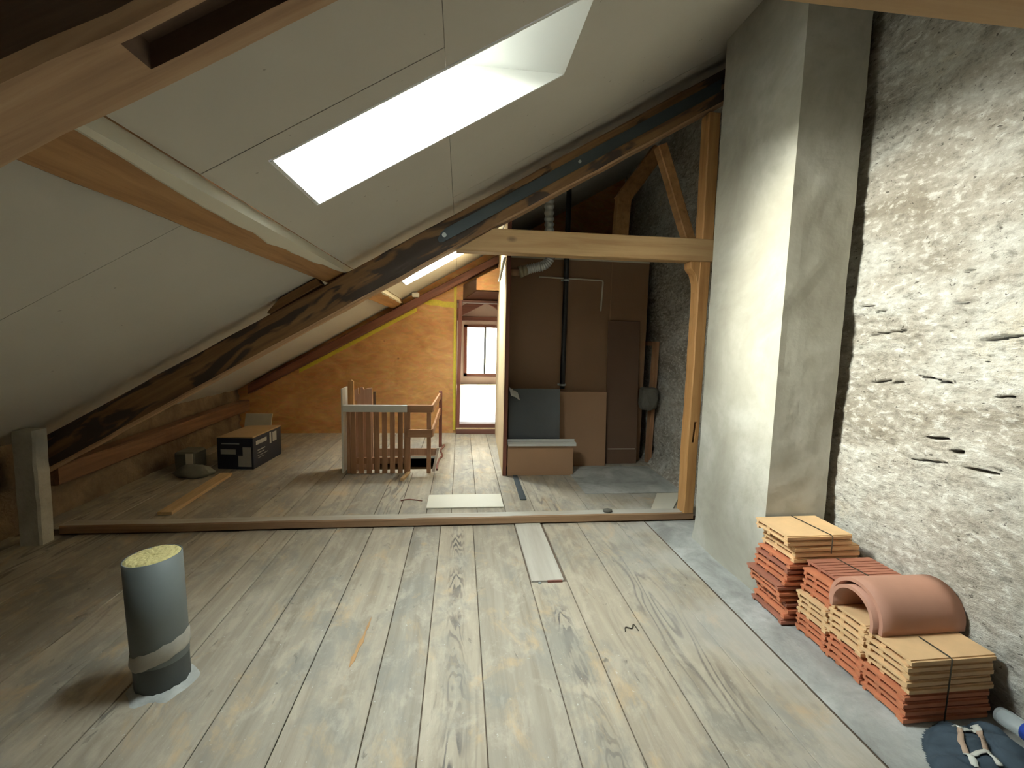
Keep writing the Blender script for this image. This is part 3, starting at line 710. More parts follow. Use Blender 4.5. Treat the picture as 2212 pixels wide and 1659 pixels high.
# ================================================================== PARTITION AND SERVICE WALL
PT = empty('wall_partition'); struct(PT, 'pale pine clad partition beside the doorway')
a0, a1 = Vector((0.466, 4.745, 0)), Vector((0.548, 6.92, 0))
def pz(x): return ceil_z(x) - 0.01
prism('cladding', [a0, a1, Vector((a1.x, a1.y, pz(a1.x) - 0.02)), Vector((a0.x, a0.y, pz(a0.x) - 0.02))], (0.022, 0, 0), 'paleZ', PT)
prism('stud', [Vector((0.469, 4.743, 0)), Vector((0.508, 4.743, 0)), Vector((0.508, 4.743, pz(0.48))), Vector((0.469, 4.743, pz(0.469)))], (0, 0.07, 0), 'redZ', PT)
prism('back_board', [Vector((0.490, 4.76, 0)), Vector((0.572, 6.92, 0)), Vector((0.572, 6.92, pz(0.572) - 0.02)), Vector((0.490, 4.76, pz(0.490) - 0.02))], (0.018, 0, 0), 'hard3', PT)
SV = empty('wall_service'); struct(SV, 'brown hardboard service wall behind the black pipe')
box('panel', 0.50, 1.772, 5.30, 5.325, 0, 2.41, 'hard', SV); box('panel', 1.776, 2.235, 5.30, 5.325, 0, 2.41, 'hard', SV)
box('joint_cover', 1.768, 1.780, 5.293, 5.30, 0, 2.41, 'hard2', SV)
box('top_plate', 0.50, 2.24, 5.30, 5.40, 2.41, 2.47, 'cream', SV)
# vent grille on the partition
vg = empty('vent_grille', (0.462, 4.83, 2.325))
tag(vg, 'small white louvred vent grille tilted out from the top of the partition', 'vent')
def vbox(nm, y0, y1, z0, z1, xo, th, mat='white'):
    o = box(nm, xo - th, xo, y0, y1, z0, z1, mat, vg); return o
vbox('backing', -0.055, 0.135, -0.245, 0, 0, 0.006); vbox('frame', -0.055, -0.04, -0.245, 0, -0.006, 0.012); vbox('frame', 0.12, 0.135, -0.245, 0, -0.006, 0.012)
vbox('frame', -0.04, 0.12, -0.245, -0.23, -0.006, 0.012); vbox('frame', -0.04, 0.12, -0.015, 0, -0.006, 0.012)
for i in range(12):
    z = -0.222 + i * 0.0168
    vbox('slat', -0.04, 0.12, z, z + 0.008, -0.006, 0.010, 'cream')
vg.rotation_euler = (0, 0.21, 0)

# black pipe with clips, conduit, flexible duct
bp = tube('drain_pipe', [(1.21, 5.243, 0.90 + i * 0.1) for i in range(24)], 0.030, 'black', None, 14)
tag(bp, 'black vertical drain pipe running up the brown hardboard wall', 'pipe')
for z in (2.17, 0.945):
    tube('pipe_clip', [(1.21, 5.243, z - 0.012), (1.21, 5.243, z + 0.012)], 0.034, 'bolt', bp, 14)
    box('pipe_clip', 1.163, 1.257, 5.270, 5.299, z - 0.010, z + 0.010, 'bolt', bp)
cdt = tube('conduit', [(0.90, 5.289, 2.203), (1.3, 5.289, 2.195), (1.648, 5.289, 2.188), (1.664, 5.289, 2.180), (1.668, 5.289, 2.165), (1.662, 5.289, 2.0), (1.655, 5.289, 1.83)], 0.010, 'cream', None, 8)
tag(cdt, 'thin pale conduit bent in an angle across the brown wall', 'conduit')
def smoothpath(P, n=8):
    P = [Vector(p) for p in P]; out = []
    for i in range(len(P) - 1):
        p0, p1, p2, p3 = P[max(i - 1, 0)], P[i], P[i + 1], P[min(i + 2, len(P) - 1)]
        for k in range(n):
            t = k / n
            out.append(0.5 * ((2 * p1) + (p2 - p0) * t + (2 * p0 - 5 * p1 + 4 * p2 - p3) * t * t + (3 * p1 - p0 - 3 * p2 + p3) * t ** 3))
    out.append(P[-1]); return out
dp = smoothpath([(0.93, 4.95, 3.0), (0.935, 4.95, 2.75), (0.95, 4.95, 2.5), (0.955, 4.95, 2.36), (0.89, 4.95, 2.28), (0.78, 4.95, 2.25), (0.70, 4.95, 2.225)], 18)
fd = tube('flexible_duct', dp, 0.05, 'foil', None, 16, True, True, lambda i: 0.043 + 0.011 * (i % 4 < 2))
tag(fd, 'silver corrugated flexible duct bending down behind the pine tie beam', 'duct')
tube('collar', [(0.705, 4.95, 2.226), (0.665, 4.95, 2.214)], 0.055, 'brass', fd, 14)
tube('collar', [(0.660, 4.95, 2.212), (0.625, 4.95, 2.20)], 0.062, 'brass', fd, 14)
tube('wall_stub', [(0.625, 4.95, 2.20), (0.508, 4.97, 2.20)], 0.04, 'hard2', fd, 14)

# boards leaning against the service wall
def leaning(name, x0, x1, y, z0, z1, lean, th, mat, label, cat):
    o = hexa(name, [(x0, y, z0), (x1, y, z0), (x1, y + th, z0), (x0, y + th, z0), (x0, y + lean, z1), (x1, y + lean, z1), (x1, y + lean + th, z1), (x0, y + lean + th, z1)], mat, None, 0.002)
    return tag(o, label, cat)
tb = leaning('hardboard_sheet', 1.752, 2.145, 5.17, 0.0, 1.72, 0.105, 0.012, 'hard3', 'tall dark brown hardboard sheet standing in the corner by the stone wall', 'board')
box('scratch_line', 1.78, 2.12, 5.166, 5.172, 0.178, 0.186, 'cream', tb)
leaning('hardboard_sheet', 0.54, 1.728, 5.09, 0.0, 0.875, 0.055, 0.018, 'hard2', 'wide brown hardboard sheet leaning below the black pipe', 'board')
gs = leaning('metal_sheet', 0.535, 1.118, 4.84, 0.0, 0.93, 0.11, 0.006, 'sheet', 'grey glossy sheet leaning behind the white capped low board', 'sheet')
lb = leaning('low_board', 0.520, 1.245, 4.735, 0.0, 0.333, 0.01, 0.018, 'hard2', 'low brown board topped by a white profile', 'board')
wp = prism('white_profile', [Vector((0.520, y, z)) for y, z in ((4.70, 0.335), (4.80, 0.335), (4.80, 0.392), (4.79, 0.392), (4.79, 0.372), (4.715, 0.372), (4.715, 0.366), (4.70, 0.360))], (0.744, 0, 0), 'white', None)
tag(wp, 'long white profile strip resting on the low brown board', 'profile')
V = []; Fc = []
for i in range(13):
    for j in range(5):
        a = i / 12 * 2.4
        V.append((0.535 + 0.10 * i / 12 + 0.004 * j, 4.925 - 0.02 * j + 0.01 * math.sin(a * 3), 0.945 - 0.06 * i / 12 - 0.018 * j + 0.014 * noise.noise(Vector((i * 0.7, j * 0.9, 3)))))
for i in range(12):
    for j in range(4): Fc.append((i * 5 + j, i * 5 + j + 1, (i + 1) * 5 + j + 1, (i + 1) * 5 + j))
cf = pyd('crumpled_film', V, Fc, 'white', gs, True); md = cf.modifiers.new('s', 'SOLIDIFY'); md.thickness = 0.004
# wooden frame on the stone wall and the stone jutting by it
wf = empty('wooden_frame', (2.31, 5.2, 0)); tag(wf, 'thin brown wooden frame fixed to the far stone wall', 'frame')
child(timber('upright', (2.285, 5.16, 0.0), (2.305, 5.16, 1.485), (0.05, 0, 0), (0, 0.10, 0), 'slat', None, 0.002, 8, 0.004), wf)
child(timber('head_rail', (2.300, 5.26, 1.43), (2.32, 5.95, 1.43), (0.05, 0, 0), (0, 0, 0.055), 'slat', None, 0.002, 6, 0.004), wf)
child(timber('lower_rail', (2.285, 5.135, 0.76), (2.285, 5.16, 0.76), (0.05, 0, 0), (0, 0, 0.06), 'slat', None, 0.0, 2, 0.004), wf)
V = []; bmj = bmesh.new(); bmesh.ops.create_icosphere(bmj, subdivisions=3, radius=1)
for v in bmj.verts:
    q = v.co.copy(); q = Vector((max(-.72, min(.72, q.x)), max(-.72, min(.72, q.y)), max(-.62, min(.62, q.z))))
    q *= 1 + 0.18 * noise.noise(q * 2.5)
    v.co = Vector((2.205 + q.x * 0.13, 5.05 + q.y * 0.10, 0.815 + q.z * 0.20))
me = bpy.data.meshes.new('stone_block'); bmj.to_mesh(me); bmj.free()
tag(link('stone_block', me, 'darkstone'), 'dark rough stone jutting from the far wall beside the wooden frame', 'stone')

# yellow tape on the strand board
def tape(pts, wd, lab, y=6.924):
    V, Fc = [], []
    for i, (x, z) in enumerate(pts):
        V.append((x, y, z - wd / 2)); V.append((x, y, z + wd / 2))
    k = len(pts)
    Fc = [(2 * i, 2 * i + 2, 2 * i + 3, 2 * i + 1) for i in range(k - 1)]
    o = pyd('yellow_tape', V, Fc, 'yellow'); md = o.modifiers.new('s', 'SOLIDIFY'); md.thickness = 0.003; md.offset = 1
    return tag(o, lab, 'tape')
tape([(-0.62 + 0.056 * i, 2.005 - 0.006 * i + 0.006 * math.sin(i * 1.7)) for i in range(11)], 0.085, 'yellow tape stuck level across the strand board beside the door head')
tape([(-0.60 + 0.054 * i, 2.03 + 0.026 * i + 0.008 * math.sin(i * 2.1)) for i in range(11)], 0.10, 'yellow tape stuck diagonally up to the door head', 6.918)
o = box('yellow_tape', -0.105, -0.066, 6.912, 6.917, 0.05, 2.25, 'yellow'); tag(o, 'yellow tape running down beside the door frame', 'tape')
tape([(-2.35 + 0.17 * i, (-2.35 + 0.17 * i) * 0.556 + 2.235) for i in range(11)], 0.06, 'yellow tape along the dark rafter on the strand board')
o = box('purlin_plate', -0.70, -0.60, 6.66, 6.75, 2.035, 2.10, 'white', None, 0.01); tag(o, 'small white plate at the end of the purlin by the strand board', 'plate')

# ================================================================== STAIRWELL
SW = empty('trim_1'); struct(SW, 'lined sides of the dark stairwell opening')
box('joist_face', HX0 + 0.003, HX1 - 0.003, HY1 - 0.022, HY1 - 0.003, -0.10, -0.002, 'slat', SW); box('ceiling_edge', HX0 + 0.003, HX1 - 0.003, HY1 - 0.028, HY1 - 0.003, -0.135, -0.10, 'cream', SW)
box('well_lining', HX0, HX1, HY1, HY1 + 0.02, -2.4, -0.135, 'sub', SW); box('well_lining', HX0 - 0.02, HX0, HY0, HY1, -2.4, -0.03, 'sub', SW)
box('well_lining', HX1, HX1 + 0.02, HY0, HY1, -2.4, -0.03, 'sub', SW); box('well_lining', HX0, HX1, HY0 - 0.02, HY0, -2.4, -0.03, 'sub', SW)
box('stair_foot', HX0 - 0.02, HX1 + 0.02, HY0 - 0.02, HY1 + 0.02, -2.45, -2.4, 'sub', SW)
box('near_edge', HX0, HX1, HY0, HY0 + 0.10, -0.03, -0.004, 'floor', SW)
RL = empty('stair_railing', (-0.75, 4.86, 0)); tag(RL, 'wooden stair railing with vertical slats and a white handrail around the stairwell', 'railing')
def rl(o): return child(o, RL)
rl(box('handrail', -1.220, -0.556, 4.838, 4.868, 0.675, 0.750, 'white', None, 0.004))
rl(box('end_post', -1.19, -1.155, 4.875, 4.915, 0.0, 0.70, 'slat', None, 0.003))
for i in range(8):
    x = -1.150 + i * 0.0815
    wd = 0.053
    rl(timber('slat', (x, 4.870, 0.0), (x + 0.004 * random.uniform(-1, 1), 4.870, 0.70), (wd, 0, 0), (0, 0.022, 0), 'slat', None, 0.0015, 4, 0.003, i))
rl(box('newel', -0.592, -0.535, 4.872, 4.925, 0.0, 0.70, 'slat', None, 0.003))
rl(box('newel', -0.352, -0.308, 4.872, 4.915, 0.0, 0.70, 'slat', None, 0.003))
rl(box('top_rail', -0.556, -0.292, 4.842, 4.870, 0.672, 0.752, 'railX', None, 0.003))
rl(box('middle_rail', -0.556, -0.292, 4.842, 4.870, 0.402, 0.487, 'railX', None, 0.003))
rl(box('back_rail', -1.16, -0.56, 4.895, 4.915, 0.10, 0.17, 'slat', None, 0.003))
rl(hexa('side_rail', [(-0.305, 4.872, 0.672), (-0.283, 4.872, 0.672), (-0.255, 6.03, 0.650), (-0.277, 6.03, 0.650), (-0.305, 4.872, 0.75), (-0.283, 4.872, 0.75), (-0.255, 6.03, 0.735), (-0.277, 6.03, 0.735)], 'railX', None, 0.003))
rl(hexa('side_rail', [(-0.305, 4.872, 0.402), (-0.283, 4.872, 0.402), (-0.255, 6.03, 0.44), (-0.277, 6.03, 0.44), (-0.305, 4.872, 0.487), (-0.283, 4.872, 0.487), (-0.255, 6.03, 0.535), (-0.277, 6.03, 0.535)], 'railX', None, 0.003))
rl(box('end_post', -0.277, -0.235, 6.03, 6.09, 0.0, 0.76, 'redZ', None, 0.003))
# boards stored in the stairwell
def nboard(name, pts, y0, y1, mat, label, cat):
    return tag(prism(name, [Vector((x, y0, z)) for x, z in pts], (0, y1 - y0, 0), mat, None), label, cat)
nboard('notched_board', [(-1.15, -0.6), (-0.95, -0.6), (-0.955, 0.70), (-0.962, 0.905), (-1.02, 0.90), (-1.045, 0.885), (-1.055, 0.91), (-1.085, 0.91), (-1.085, 0.835), (-1.105, 0.835), (-1.108, 0.905), (-1.185, 0.86), (-1.18, 0.70), (-1.145, 0.70), (-1.145, 0.765), (-1.125, 0.765), (-1.125, 0.66), (-1.15, 0.66)], 5.06, 5.085, 'pinkwood', 'pinkish brown notched board standing in the stairwell behind the railing', 'board')
nboard('short_plank', [(-1.195, -0.6), (-1.13, -0.6), (-1.135, 0.985), (-1.155, 1.0), (-1.195, 0.99)], 4.96, 5.0, 'pineZ', 'orange plank end standing tallest behind the white handrail', 'plank')
nboard('narrow_board', [(-0.945, -0.6), (-0.915, -0.6), (-0.93, 0.86), (-0.955, 0.86)], 5.10, 5.12, 'hard3', 'thin dark brown board beside the notched board in the stairwell', 'board')
o = box('laminate_sheet', -1.246, -1.228, 4.885, 5.10, 0.0, 0.915, 'white', None, 0.002); tag(o, 'white laminate sheet standing on edge at the end of the slatted railing', 'sheet')
hose = tube('red_hose', smoothpath([(-0.205, 6.10, 0.012), (-0.215, 5.98, 0.012), (-0.24, 5.80, 0.012), (-0.21, 5.55, 0.012), (-0.24, 5.38, 0.012), (-0.25, 5.15, 0.012), (-0.245, 4.95, 0.012)], 8), 0.012, 'redZ', None, 8)
tag(hose, 'thin red-brown hose lying along the stairwell edge', 'hose')
o = timber('stick', (-0.60, 4.60, 0.0), (-0.56, 4.84, 0.0), (0.035, 0, 0), (0, 0, 0.03), 'pineY', None, 0.001, 4, 0.003); tag(o, 'short pale stick on the floor at the foot of the railing', 'stick')

# ================================================================== LOOSE THINGS, FAR ZONE
cs = box('cream_sheet', -0.278, 0.395, 3.83, 4.15, 0.002, 0.012, 'cream', None, 0.002); tag(cs, 'cream board lying flat behind the sill beam', 'board')
o = hexa('metal_strip', [(0.562, 4.0, 0.001), (0.625, 4.0, 0.001), (0.628, 4.72, 0.001), (0.578, 4.72, 0.001), (0.562, 4.0, 0.014), (0.625, 4.0, 0.014), (0.628, 4.72, 0.014), (0.578, 4.72, 0.014)], 'steel', None, 0.003); tag(o, 'grey metal strip lying on the boards in front of the low brown board', 'strip')
o = hexa('pale_plank', [(-2.41, 3.80, 0.002), (-2.30, 3.80, 0.002), (-2.335, 4.86, 0.002), (-2.455, 4.86, 0.002), (-2.41, 3.80, 0.03), (-2.30, 3.80, 0.03), (-2.335, 4.86, 0.03), (-2.455, 4.86, 0.03)], 'pineY', None, 0.003); tag(o, 'pale loose plank lying on the dark floor before the blue carton', 'plank')
o = hexa('board_offcut', [(1.66, 3.64, 0.002), (1.86, 3.64, 0.002), (2.18, 4.10, 0.002), (1.93, 4.10, 0.002), (1.66, 3.64, 0.012), (1.86, 3.64, 0.012), (2.18, 4.10, 0.012), (1.93, 4.10, 0.012)], 'cream', None, 0.002); tag(o, 'pale board offcut on the floor behind the orange post', 'board')
o = box('grey_sheet', 1.22, 2.22, 4.13, 5.02, 0.002, 0.010, 'skim', None, 0.002); tag(o, 'thin grey sheet on the floor before the tall hardboard', 'sheet')
rp = plank(0.450, 0.658, 2.605, 3.468, 0.008, 0.018, 'cream', None, 'repair_board'); tag(rp, 'short pale repair board let into the floor near the sill beam', 'board')
rp.data.materials.clear(); rp.data.materials.append(MT['paleY'] if 'paleY' in MT else m_wood('washed_pale_board', (0.54, 0.50, 0.42), (0.48, 0.44, 0.365), (0.40, 0.35, 0.28), 'Y', knots=False))
o = box('rust_plate', 0.55, 0.643, 2.588, 2.602, 0.0, 0.012, 'redZ', None, 0.001); tag(o, 'small rusty strip at the end of the repair board', 'strip')
def lump(name, loc, r, mat, seed, sub=2, amp=0.25):
    bmj = bmesh.new(); bmesh.ops.create_icosphere(bmj, subdivisions=sub, radius=1)
    for v in bmj.verts:
        q = v.co * (1 + amp * noise.noise(v.co * 1.8 + Vector((seed, 0, 0))))
        q.z = max(q.z, -0.55)
        v.co = Vector((q.x * r[0], q.y * r[1], (q.z + 0.55) * r[2]))
    me = bpy.data.meshes.new(name); bmj.to_mesh(me); bmj.free()
    for p in me.polygons: p.use_smooth = True
    o = link(name, me, mat); o.location = loc; return o
tag(lump('stone_chip', (1.235, 3.522, 0.066), (0.045, 0.03, 0.018), 'darkstone', 3), 'small dark stone chip lying on the sill beam', 'stone')
tag(lump('rubble_bit', (0.50, 2.585, 0.0), (0.012, 0.010, 0.008), 'skim', 8, 1), 'tiny plaster crumb by the repair board', 'crumb')
wr = tube('bent_wire', smoothpath([(0.862, 2.10, 0.004), (0.875, 2.13, 0.005), (0.905, 2.12, 0.004), (0.925, 2.15, 0.005), (0.932, 2.10, 0.004)], 6), 0.0028, 'twine', None, 6); tag(wr, 'small bent wire lying on the floorboards', 'wire')
nw = tube('bent_wire', smoothpath([(-0.33, 4.02, 0.004), (-0.45, 4.06, 0.006), (-0.52, 4.03, 0.004)], 6), 0.005, 'redZ', None, 6); tag(nw, 'thin rusty wire on the boards left of the cream board', 'wire')
# carton of printed blue cardboard
bxo = empty('carton', (-2.385, 5.39, 0)); tag(bxo, 'dark blue printed carton with an open top under the eaves', 'carton')
bm_ = hexa('carton_body', [(-2.60, 5.10, 0), (-2.215, 5.06, 0), (-2.175, 5.72, 0), (-2.56, 5.74, 0), (-2.60, 5.10, 0.345), (-2.215, 5.06, 0.345), (-2.175, 5.72, 0.345), (-2.56, 5.74, 0.345)], 'boxblue', None, 0.004); child(bm_, bxo)
child(hexa('flap', [(-2.60, 5.10, 0.346), (-2.215, 5.06, 0.346), (-2.175, 5.72, 0.346), (-2.56, 5.74, 0.346), (-2.60, 5.10, 0.350), (-2.215, 5.06, 0.362), (-2.175, 5.72, 0.362), (-2.56, 5.74, 0.350)], 'carton'), bxo)
def pr(x0, x1, z0, z1, nm='print'):      # on the short end
    f = lambda x: 5.10 + (x + 2.60) / 0.385 * -0.04 - 0.003
    hexa(nm, [(x0, f(x0), z0), (x1, f(x1), z0), (x1, f(x1) + 0.002, z0), (x0, f(x0) + 0.002, z0), (x0, f(x0), z1), (x1, f(x1), z1), (x1, f(x1) + 0.002, z1), (x0, f(x0) + 0.002, z1)], 'print', bm_)
pr(-2.56, -2.40, 0.165, 0.22); pr(-2.375, -2.235, 0.03, 0.15); pr(-2.325, -2.235, 0.15, 0.245); pr(-2.55, -2.36, 0.275, 0.287)
def pr2(y0, y1, z0, z1, nm='print'):     # on the long side
    f = lambda y: -2.215 + (y - 5.06) / 0.66 * 0.04 + 0.001
    hexa(nm, [(f(y0), y0, z0), (f(y1), y1, z0), (f(y1) + 0.002, y1, z0), (f(y0) + 0.002, y0, z0), (f(y0), y0, z1), (f(y1), y1, z1), (f(y1) + 0.002, y1, z1), (f(y0) + 0.002, y0, z1)], 'print', bm_)
pr2(5.12, 5.36, 0.255, 0.30); pr2(5.43, 5.47, 0.20, 0.33); pr2(5.50, 5.60, 0.21, 0.32); pr2(5.15, 5.32, 0.185, 0.195); pr2(5.15, 5.30, 0.155, 0.163); pr2(5.15, 5.38, 0.125, 0.131); pr2(5.15, 5.30, 0.10, 0.105)
o = hexa('white_board', [(-2.72, 5.90, 0.0), (-2.40, 5.90, 0.0), (-2.40, 5.92, 0.0), (-2.72, 5.92, 0.0), (-2.72, 6.05, 0.44), (-2.40, 6.05, 0.44), (-2.40, 6.07, 0.44), (-2.72, 6.07, 0.44)], 'oldpale'); tag(o, 'pale board leaning behind the blue carton', 'board')
o = box('cement_tub', -2.98, -2.78, 5.0, 5.25, 0.0, 0.21, 'sack', None, 0.02); tag(o, 'grey tub with a pale label under the eaves', 'tub')
box('label_patch', -2.86, -2.79, 4.994, 5.0, 0.05, 0.195, 'cream', o)
tag(lump('sack', (-2.70, 4.85, 0.0), (0.17, 0.11, 0.075), 'sack', 5, 3, 0.3), 'slumped grey sack between the tub and the blue carton', 'sack')

# ================================================================== FLUE STUB
fs = empty('flue_stub', (-1.248, 1.945, 0)); tag(fs, 'grey vertical pipe stub stuffed with yellow insulation standing on the boards', 'pipe')
def ringmesh(nm, rows, seg, mat, cap_top=None):
    """rows: list of functions ang -> (r, z)"""
    V, Fc = [], []
    for f in rows:
        for k in range(seg):
            a = 2 * math.pi * k / seg; r, z = f(a)
            lean = -0.012 * z / 0.55
            V.append((-1.248 + lean + r * math.cos(a), 1.945 + r * math.sin(a), z))
    for i in range(len(rows) - 1):
        for k in range(seg): Fc.append((i * seg + k, i * seg + (k + 1) % seg, (i + 1) * seg + (k + 1) % seg, (i + 1) * seg + k))
    o = pyd(nm, V, Fc, mat, None, True, recalc=False)
    return child(o, fs)
topz = lambda a: 0.562 + 0.006 * math.cos(a)
ringmesh('pipe_body', [lambda a: (0.100, 0.12), lambda a: (0.1015, 0.3), lambda a: (0.102, topz(a)), lambda a: (0.097, topz(a)), lambda a: (0.096, topz(a) - 0.05)], 48, 'greypipe')
ringmesh('lower_sleeve', [lambda a: (0.098, 0.0), lambda a: (0.098, 0.13), lambda a: (0.099, 0.15 + 0.03 * math.cos(a - 0.3))], 48, 'darkpipe')
wob = lambda a, s: 0.006 * noise.noise(Vector((math.cos(a) * 3, math.sin(a) * 3, s)))
ringmesh('tape_band', [lambda a: (0.101, 0.122 + 0.03 * math.cos(a) + 1.6 * wob(a, 1)), lambda a: (0.105 + wob(a, 2), 0.14 + 0.03 * math.cos(a)), lambda a: (0.1055 + wob(a, 3), 0.175 + 0.035 * math.cos(a)), lambda a: (0.1025, 0.19 + 0.035 * math.cos(a) + 1.6 * wob(a, 4))], 48, 'tape')
V, Fc = [], []; rings = 9; seg = 40
V.append((-1.26, 1.945, 0.553))
for i in range(1, rings + 1):
    for k in range(seg):
        a = 2 * math.pi * k / seg; r = 0.0975 * i / rings
        h = 0.566 + 0.006 * math.cos(a) * i / rings + 0.006 * noise.noise(Vector((math.cos(a) * i * 0.8, math.sin(a) * i * 0.8, 2)))
        if i == rings: h -= 0.006
        V.append((-1.26 + r * math.cos(a), 1.945 + r * math.sin(a), h))
Fc += [(0, 1 + k, 1 + (k + 1) % seg) for k in range(seg)]
for i in range(rings - 1):
    for k in range(seg): Fc.append((1 + i * seg + k, 1 + (i + 1) * seg + k, 1 + (i + 1) * seg + (k + 1) % seg, 1 + i * seg + (k + 1) % seg))
child(pyd('insulation_plug', V, Fc, 'foam', None, False), fs)
V, Fc = [], []; seg = 40
for j, (r, z) in enumerate(((0.097, 0.014), (0.106, 0.012), (0.118, 0.003), (0.124, -0.004))):
    for k in range(seg):
        a = 2 * math.pi * k / seg
        big = 1 + (0.30 * max(0, math.cos(a + 0.5)) + 0.5 * noise.noise(Vector((math.cos(a) * 2, math.sin(a) * 2, 0)))) * j / 3
        V.append((-1.246 + r * (1 + (big - 1) * 0.45) * math.cos(a), 1.942 + r * (1 + (big - 1) * 0.55) * math.sin(a), z + (0.010 * noise.noise(Vector((k * 0.6, j, 0))) if j < 2 else 0)))
for j in range(3):
    for k in range(seg): Fc.append((j * seg + k, j * seg + (k + 1) % seg, (j + 1) * seg + (k + 1) % seg, (j + 1) * seg + k))
child(pyd('mortar_collar', V, Fc, 'skim', None, True), fs)

# ================================================================== ROOF TILES
def tile_mesh(name, L, W, mat, grooves=False, P=0.031):
    """clay tile lying flat: slab, ribs below that leave slots, side lip, nib row"""
    bm = bmesh.new()
    def b_(x0, x1, y0, y1, z0, z1, taper=0.0):
        vs = [bm.verts.new(p) for p in ((x0, y0, z0), (x1, y0, z0), (x1, y1, z0), (x0, y1, z0), (x0 + taper, y0, z1), (x1, y0, z1), (x1, y1, z1), (x0 + taper, y1, z1))]
        for f in HEX: bm.faces.new([vs[i] for i in f])
    t0, t1 = P * 0.60, P * 0.96
    b_(0, L, 0.0, W, t0, t1)                                   # slab
    b_(0.010, L * 0.80, 0.016, 0.036, 0, t0)                   # ribs: the gaps between them are the dark slots
    b_(0.010, L * 0.80, W * 0.58, W * 0.58 + 0.022, 0, t0)
    b_(0.004, L, W - 0.022, W - 0.006, P * 0.12, t0)
    b_(L * 0.90, L - 0.012, 0.012, W - 0.03, 0, t0)            # nib row at the tail
    b_(-0.004, L * 0.985, -0.008, 0.014, P * 0.30, P * 0.80)   # side lip
    if grooves:
        for i in range(7):
            y = 0.012 + i * (W - 0.03) / 7
            b_(0.002, L - 0.004, y, y + (W - 0.03) / 7 - 0.006, t1, t1 + 0.003)
    bmesh.ops.recalc_face_normals(bm, faces=bm.faces)
    me = bpy.data.meshes.new(name); bm.to_mesh(me); bm.free(); me.materials.append(MT[mat]); return me
P_ = 0.031
TM = {}
for k, mt in (('red', 'terra'), ('brown', 'terra2'), ('buff', 'buff')):
    TM[k] = tile_mesh('clay_tile_' + k, 0.385, 0.190, mt)
    TM[k + 'w'] = tile_mesh('clay_tile_wide_' + k, 0.375, 0.255, mt)
TM['groove'] = tile_mesh('clay_tile_grooved', 0.365, 0.205, 'terra2', True)
def tile(kind, x, y, z, rz, label, group, name='clay_tile'):
    o = bpy.data.objects.new(name, TM[kind]); C.objects.link(o); o.location = (x, y, z); o.rotation_euler = (0, 0, rz)
    return tag(o, label, 'roof tile', group)
rj = random.Random(3)
ORD = ['bottom', 'second', 'third', 'fourth', 'fifth', 'sixth', 'seventh', 'eighth', 'ninth', 'tenth', 'eleventh', 'twelfth', 'thirteenth', 'fourteenth', 'fifteenth', 'sixteenth']
COL = {'red': 'terracotta', 'brown': 'brown-red', 'buff': 'buff'}
def stack(x, y, kinds, where, group, z0=0.0, jx=0.009, jy=0.004):
    for i, k in enumerate(kinds):
        tile(k, x + rj.uniform(-jx, jx), y + rj.uniform(-jy, jy), z0 + i * P_, rj.uniform(-0.010, 0.010),
             '%s clay roof tile, %s from below in the %s' % (COL[k], ORD[i] if i else 'first', where), group)
    return z0 + len(kinds) * P_
zA = stack(1.770, 1.460, ['red'] * 4 + ['buff'] * 5, 'tied stack beside the bag', 'tiles of the stack beside the bag')
zB = stack(1.772, 1.666, ['red'] * 4 + ['buff'] * 5, 'untied stack under the ridge tiles', 'tiles of the untied stack')
zC = stack(1.775, 1.872, ['red'] * 3 + ['buff'] * 4, 'stack carrying the grooved bundle', 'tiles under the grooved bundle')
zC2 = stack(1.795, 1.872, ['red'] * 4, 'tied bundle under the grooved tile', 'tiles of the tied bundle', zC)
tile('groove', 1.825, 1.872, zC2, 0.0, 'grooved brown-red clay roof tile topping the tied bundle', 'tiles of the tied bundle'); zC2 += P_
zD = 0.0
DX = [0.0, 0.012, 0.03, 0.024, -0.012, -0.018, -0.028, 0.0, 0.010, 0.014, 0.02, 0.045, 0.05, 0.045, 0.0, -0.004]
DY = [0, 0, -.004, .004, .01, .008, .012, .0, .0, .006, 0, .004, .004, .002, .004, .004]
for i in range(16):
    k = 'buff' if i > 10 else ('red' if i % 3 else 'brown')
    tile(k + 'w', 1.717 + DX[i], 2.086 + DY[i], zD, rj.uniform(-0.02, 0.02), '%s clay roof tile, %s from below in the tall stack against the chimney' % (COL[k], ORD[i] if i else 'first'), 'tiles of the tall stack'); zD += P_
# ridge tiles
def ridge(name, x0, L, yc, zb, r, th, label):
    V, Fc = [], []; seg = 26; nx = 6
    for i in range(nx + 1):
        x = x0 + L * i / nx; k = 1 - 0.03 * i / nx
        for rr in (r * k, (r - th) * k):
            for s in range(seg + 1):
                a = math.pi * s / seg
                V.append((x, yc + rr * math.cos(a), zb + 0.03 + rr * 1.0 * math.sin(a) * 1.02))
            V.append((x, yc - rr, zb)); V.append((x, yc + rr, zb))
    m_ = seg + 3
    def idx(i, lay, s): return i * 2 * m_ + lay * m_ + s
    order = [seg + 2] + list(range(seg + 1)) + [seg + 1]
    for i in range(nx):
        for lay in (0, 1):
            for s in range(len(order) - 1):
                Fc.append((idx(i, lay, order[s]), idx(i, lay, order[s + 1]), idx(i + 1, lay, order[s + 1]), idx(i + 1, lay, order[s])))
        for s in (order[0], order[-1]):
            Fc.append((idx(i, 0, s), idx(i, 1, s), idx(i + 1, 1, s), idx(i + 1, 0, s)))
    for i in (0, nx):
        for s in range(len(order) - 1):
            Fc.append((idx(i, 0, order[s]), idx(i, 0, order[s + 1]), idx(i, 1, order[s + 1]), idx(i, 1, order[s])))
    o = pyd(name, V, Fc, 'ridge', None, False)
    for p in o.data.polygons: p.use_smooth = abs(p.normal.x) < 0.5
    return tag(o, label, 'ridge tile')
zt = max(zA, zB) + 0.001
